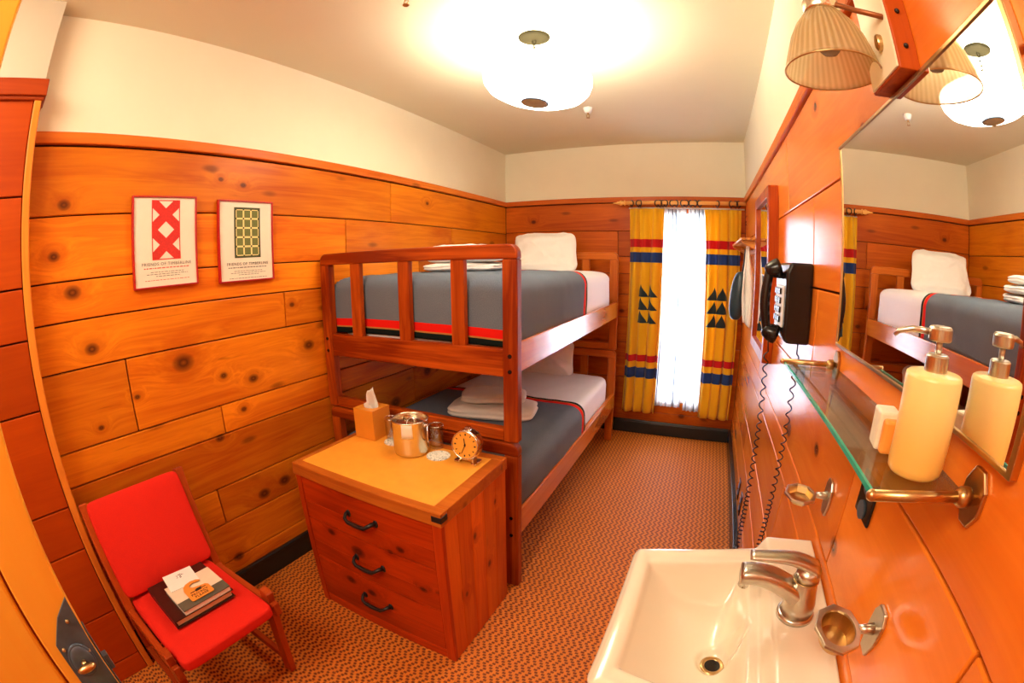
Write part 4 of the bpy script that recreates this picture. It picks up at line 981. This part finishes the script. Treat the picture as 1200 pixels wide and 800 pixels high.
# ------------------------------------------------------------------ sconce
scx, scy = 1.951, -2.94
RZ = 1.744
t = thing('wall_sconce', 'wall sconce with ribbed glass shade on a wooden plate above the large mirror', 'sconce', (scx, scy, RZ))
plate = MB(); plate.box(W - .034, W, -3.034, -2.918, 1.720, 2.02); plate = plate.build('back_plate', M['bedz'], t, bevel=.002)
MB().box(W - .037, W - .033, -3.030, -2.922, 1.724, 2.016).build('face_glare', M['cream'], plate)  # thin sheet painting the glare on the front of the wooden plate
MB().lathe([(.012, 0), (.012, .006), (.010, .008), (.001, .008)], frame3((W - .037, -2.992, 1.776), (0, -1, 0), (0, 0, 1)), 20, .75, 1.1).build('switch', M['brass'], plate)
for z in (1.755, 1.81): MB().sphere((W - .017, -3.035, z), .004, 12, 8).build('screw', M['iron'], plate, smooth=True)
MB().tube([(W - .035, -3.022, 1.803), (W - .065, -2.99, 1.828), (scx + .022, -2.962, 1.852), (scx + .013, -2.95, 1.866), (scx + .007, scy - .004, 1.89), (scx, scy, 1.93)], .0045, 12).build('arm', M['rust'], t, smooth=True)
ms = Matrix.Translation((scx, scy, RZ - 1.722))
MB().lathe([(.012, 1.93), (.019, 1.925), (.020, 1.875), (.022, 1.868), (.024, 1.850), (.030, 1.843), (.031, 1.826), (.029, 1.822)], ms, 28).build('socket', M['steel'], t, smooth=True)
sh = MB(); sh.lathe([(.030, 1.820), (.037, 1.814), (.049, 1.798), (.060, 1.776), (.068, 1.752), (.0745, 1.730), (.0765, 1.722), (.0745, 1.722), (.072, 1.732), (.0655, 1.752), (.0575, 1.775), (.0465, 1.795), (.034, 1.812), (.029, 1.816)], ms, 96, cap=(False, False)); sh = sh.build('shade', M['shade'], t, smooth=True)
MB().torus(ms @ Matrix.Translation((0, 0, 1.722)), .0758, .0014, 64, 8).build('shade_rim', M['brass'], sh, smooth=True)
MB().lathe([(.011, 1.835), (.012, 1.815), (.018, 1.792), (.022, 1.776), (.020, 1.762), (.012, 1.752), (.001, 1.750)], ms, 24).build('bulb', M['bulb'], t, smooth=True)

# ------------------------------------------------------------------ sink and faucet
yc = -2.968; RIM = .84; LEDGE = .874
t = thing('sink', 'white porcelain wall sink with a raised back ledge under the glass shelf', 'sink', (1.85, yc, .70))
SX0, SX1 = 1.655, W - .004
def halfw(x): 
    k = (x - SX0) / (1.93 - SX0); return .194 + (.262 - .194) * min(1, max(0, k)) ** .9
def smooth(a, b, x): k = min(1, max(0, (x - a) / (b - a))); return k * k * (3 - 2 * k)
def top(x, y):
    z = RIM; kx = smooth(1.925, 1.948, x)
    z += (LEDGE - RIM) * kx
    # basin: distance inside a rounded trapezoid
    bx0, bx1 = 1.690, 1.906; hb = .150 + (.200 - .150) * (x - bx0) / (bx1 - bx0)
    dl, dr_, dy = x - bx0, bx1 - x, hb - abs(y - yc)
    if min(dl, dr_, dy) > 1e-5:
        q = 3.; dep = ((1.15 * dl) ** -q + (4.5 * dr_) ** -q + (1.9 * dy) ** -q + (.135) ** -q) ** (-1 / q)
        z -= dep * smooth(-.004, .014, min(dl, dr_, dy))
    dd = sqrt((x - 1.868) ** 2 + (y - yc) ** 2); kf = smooth(.022, .042, dd); z = z * kf + (RIM - .128) * (1 - kf)
    e = min(x - SX0, halfw(x) - abs(y - yc)); z -= .010 * (1 - smooth(0, .012, e)) + .0
    z += .003 * smooth(.0, .03, e) * (1 - kx) * (1 - smooth(.02, .04, e))
    return z
mb = MB(); NU, NV = 110, 110
def sf(u, v):
    x = SX0 + (SX1 - SX0) * u; h_ = halfw(x); rc = .022
    if x - SX0 < rc: h_ -= rc - sqrt(max(0, rc * rc - (rc - (x - SX0)) ** 2))
    y = yc + h_ * (2 * v - 1) ; return Vector((x, y, top(x, y)))
V = mb.grid(NU, NV, sf)
# skirt and underside
per = [V[i][0] for i in range(NU)] + [V[NU - 1][j] for j in range(1, NV)] + [V[i][NV - 1] for i in range(NU - 2, -1, -1)] + [V[0][j] for j in range(NV - 2, 0, -1)]
prev = per
for dz, k in ((.04, .985), (.10, .93), (.17, .70)):
    ring_ = mb.verts([(W - .004 - (W - .004 - v.co.x) * k if v.co.x < SX1 - .001 else v.co.x, yc + (v.co.y - yc) * k, RIM - dz) for v in per])
    n = len(per)
    for i in range(n): mb.face((prev[i], prev[(i + 1) % n], ring_[(i + 1) % n], ring_[i]))
    prev = ring_
mb.face(prev)
mb.build('basin', M['porcelain'], t, smooth=True)
DRX = 1.868; dz = top(DRX, yc) - .001; DM = Matrix.Translation((DRX, yc, dz)) 
dr = MB(); dr.lathe([(.025, .001), (.025, .003), (.022, .0045), (.017, .004), (.0155, .002)], DM, 32, cap=(False, False)); dr.build('drain_ring', M['brass'], t, smooth=True)
MB().lathe([(.0165, .002), (.0165, .0028), (.001, .0028)], DM, 24).build('drain_hole', M['black'], t)
MB().lathe([(.0045, 0), (.0045, .001), (.001, .001)], frame3((1.906, yc + .012, RIM - .026), (0, 1, 0), (.35, 0, 1), (-1, 0, .35)), 16, .7, 1.5).build('overflow_hole', M['ink'], t)
fx, fy, fz = 1.984, yc + .004, LEDGE
t = thing('faucet', 'brushed nickel lever faucet on the back ledge of the sink', 'faucet', (fx, fy, fz))
mxf = Matrix.Translation((fx, fy, fz))
MB().lathe([(.036, 0), (.036, .006), (.033, .010)], mxf, 36).build('base_ring', M['nickel'], t, smooth=True)
mb = MB(); mb.tube([(fx, fy, fz + .006), (fx, fy, fz + .03), (fx - .002, fy, fz + .055), (fx - .004, fy, fz + .080), (fx - .004, fy, fz + .088)], [.032, .030, .025, .0225, .020], 28); mb.build('faucet_body', M['nickel'], t, smooth=True)
mb = MB()
def spout(u, v):
    a = 2 * pi * u; x = -.122 * v; w_ = .024 - .003 * v; h_ = .023 - .009 * v; zc = .040 + .044 * sin(pi * .60 * v)
    sg = lambda q, e: math.copysign(abs(q) ** e, q)
    return Vector((fx + x, fy + sg(cos(a), .7) * w_, fz + zc + sg(sin(a), .7) * h_))
V = mb.grid(28, 18, spout, closeu=True); mb.face([V[i][17] for i in range(28)]); mb.build('spout', M['nickel'], t, smooth=True)
MB().tube([(fx - .110, fy, fz + .074), (fx - .112, fy, fz + .056)], [.010, .010], 16).build('aerator', M['chrome'], t, smooth=True)
mb = MB()
def lever(u, v):
    a = 2 * pi * u; w_ = .021 * (1 - v) + .013 * v; h_ = .014 * (1 - v) + .0055 * v
    x = .010 - .124 * v; zc = .104 + .022 * sin(pi * .5 * min(1, v * 1.8)) - .004 * v
    return Vector((fx + x, fy + cos(a) * w_, fz + zc + sin(a) * h_))
V = mb.grid(24, 20, lever, closeu=True); mb.face([V[i][19] for i in range(24)]); mb.face([V[i][0] for i in range(24)][::-1])
mb.tube([(fx - .004, fy, fz + .080), (fx - .003, fy, fz + .105)], [.0235, .021], 24)
mb.build('lever_handle', M['nickel'], t, smooth=True)
MB().torus(Matrix.Translation((fx - .004, fy, fz + .082)), .0232, .0016, 32, 6).build('collar_ring', M['brass'], t, smooth=True)
mb = MB(); mb.tube([(fx + .024, fy + .028, fz), (fx + .022, fy + .028, fz + .078)], .003, 8); mb.sphere((fx + .022, fy + .028, fz + .083), .007, 14, 10); mb.build('lift_rod', M['nickel'], t, smooth=True)

# ------------------------------------------------------------------ light
wd = bpy.data.worlds.new('World'); bpy.context.scene.world = wd; wd.use_nodes = True
bg = wd.node_tree.nodes['Background']; bg.inputs[0].default_value = (.86, .92, 1, 1); bg.inputs[1].default_value = 1.6
def area(name, loc, rot, sx_, sy_, power, col):
    l = bpy.data.lights.new(name, 'AREA'); l.shape = 'RECTANGLE'; l.size = sx_; l.size_y = sy_; l.energy = power; l.color = col
    o = bpy.data.objects.new(name, l); C.objects.link(o); o.location = loc; o.rotation_euler = [R(a) for a in rot]; return o
area('window_daylight', ((WX0 + WX1) / 2, .30, 1.15), (-90, 0, 0),   .6, 1.7, 74, (.80, .88, 1.))
pl = bpy.data.lights.new('lamp_bulb', 'POINT'); pl.energy = 15; pl.color = (1, .88, .66); pl.shadow_soft_size = .05
o = bpy.data.objects.new('lamp_bulb', pl); C.objects.link(o); o.location = (lx, ly, 2.215)
area('fill_light', (1.0, -4.2, 2.30), (38, 0, 0), 1.2, .5, 25, (1, .88, .68))  # added fill lamp behind the camera, inside the closed room

# ------------------------------------------------------------------ camera: a fisheye lens
cam = bpy.data.cameras.new('Camera'); co = bpy.data.objects.new('Camera', cam); C.objects.link(co)
cam.type = 'PANO'; cam.panorama_type = 'FISHEYE_LENS_POLYNOMIAL'; cam.sensor_width = 36; cam.sensor_height = 24; cam.sensor_fit = 'HORIZONTAL'
cam.fisheye_fov = R(200); cam.fisheye_polynomial_k0 = 0
cam.fisheye_polynomial_k1, cam.fisheye_polynomial_k2, cam.fisheye_polynomial_k3, cam.fisheye_polynomial_k4 = -0.0647880390, -0.000118034812, 2.45273130e-05, -8.24915605e-07
cam.clip_start = .01
rt, up, fw_ = (0.905426063524301, 0.4244495849595185, -0.006796566675979921), (-0.07005996453290693, 0.1652030428540004, 0.9837680397336698), (-0.4186827496572272, 0.89025305641681, -0.1793160636418049)
co.matrix_world = Matrix([[rt[i], up[i], -fw_[i], (1.74199292, -3.59394468, 1.44298677)[i]] for i in range(3)] + [[0, 0, 0, 1]])
sc = bpy.context.scene; sc.camera = co
sc.view_settings.view_transform = 'Standard'; sc.view_settings.look = 'None'; sc.view_settings.exposure = .45
sc.cycles.max_bounces = 10; sc.cycles.transparent_max_bounces = 16; sc.cycles.use_denoising = True; sc.cycles.sample_clamp_indirect = 6
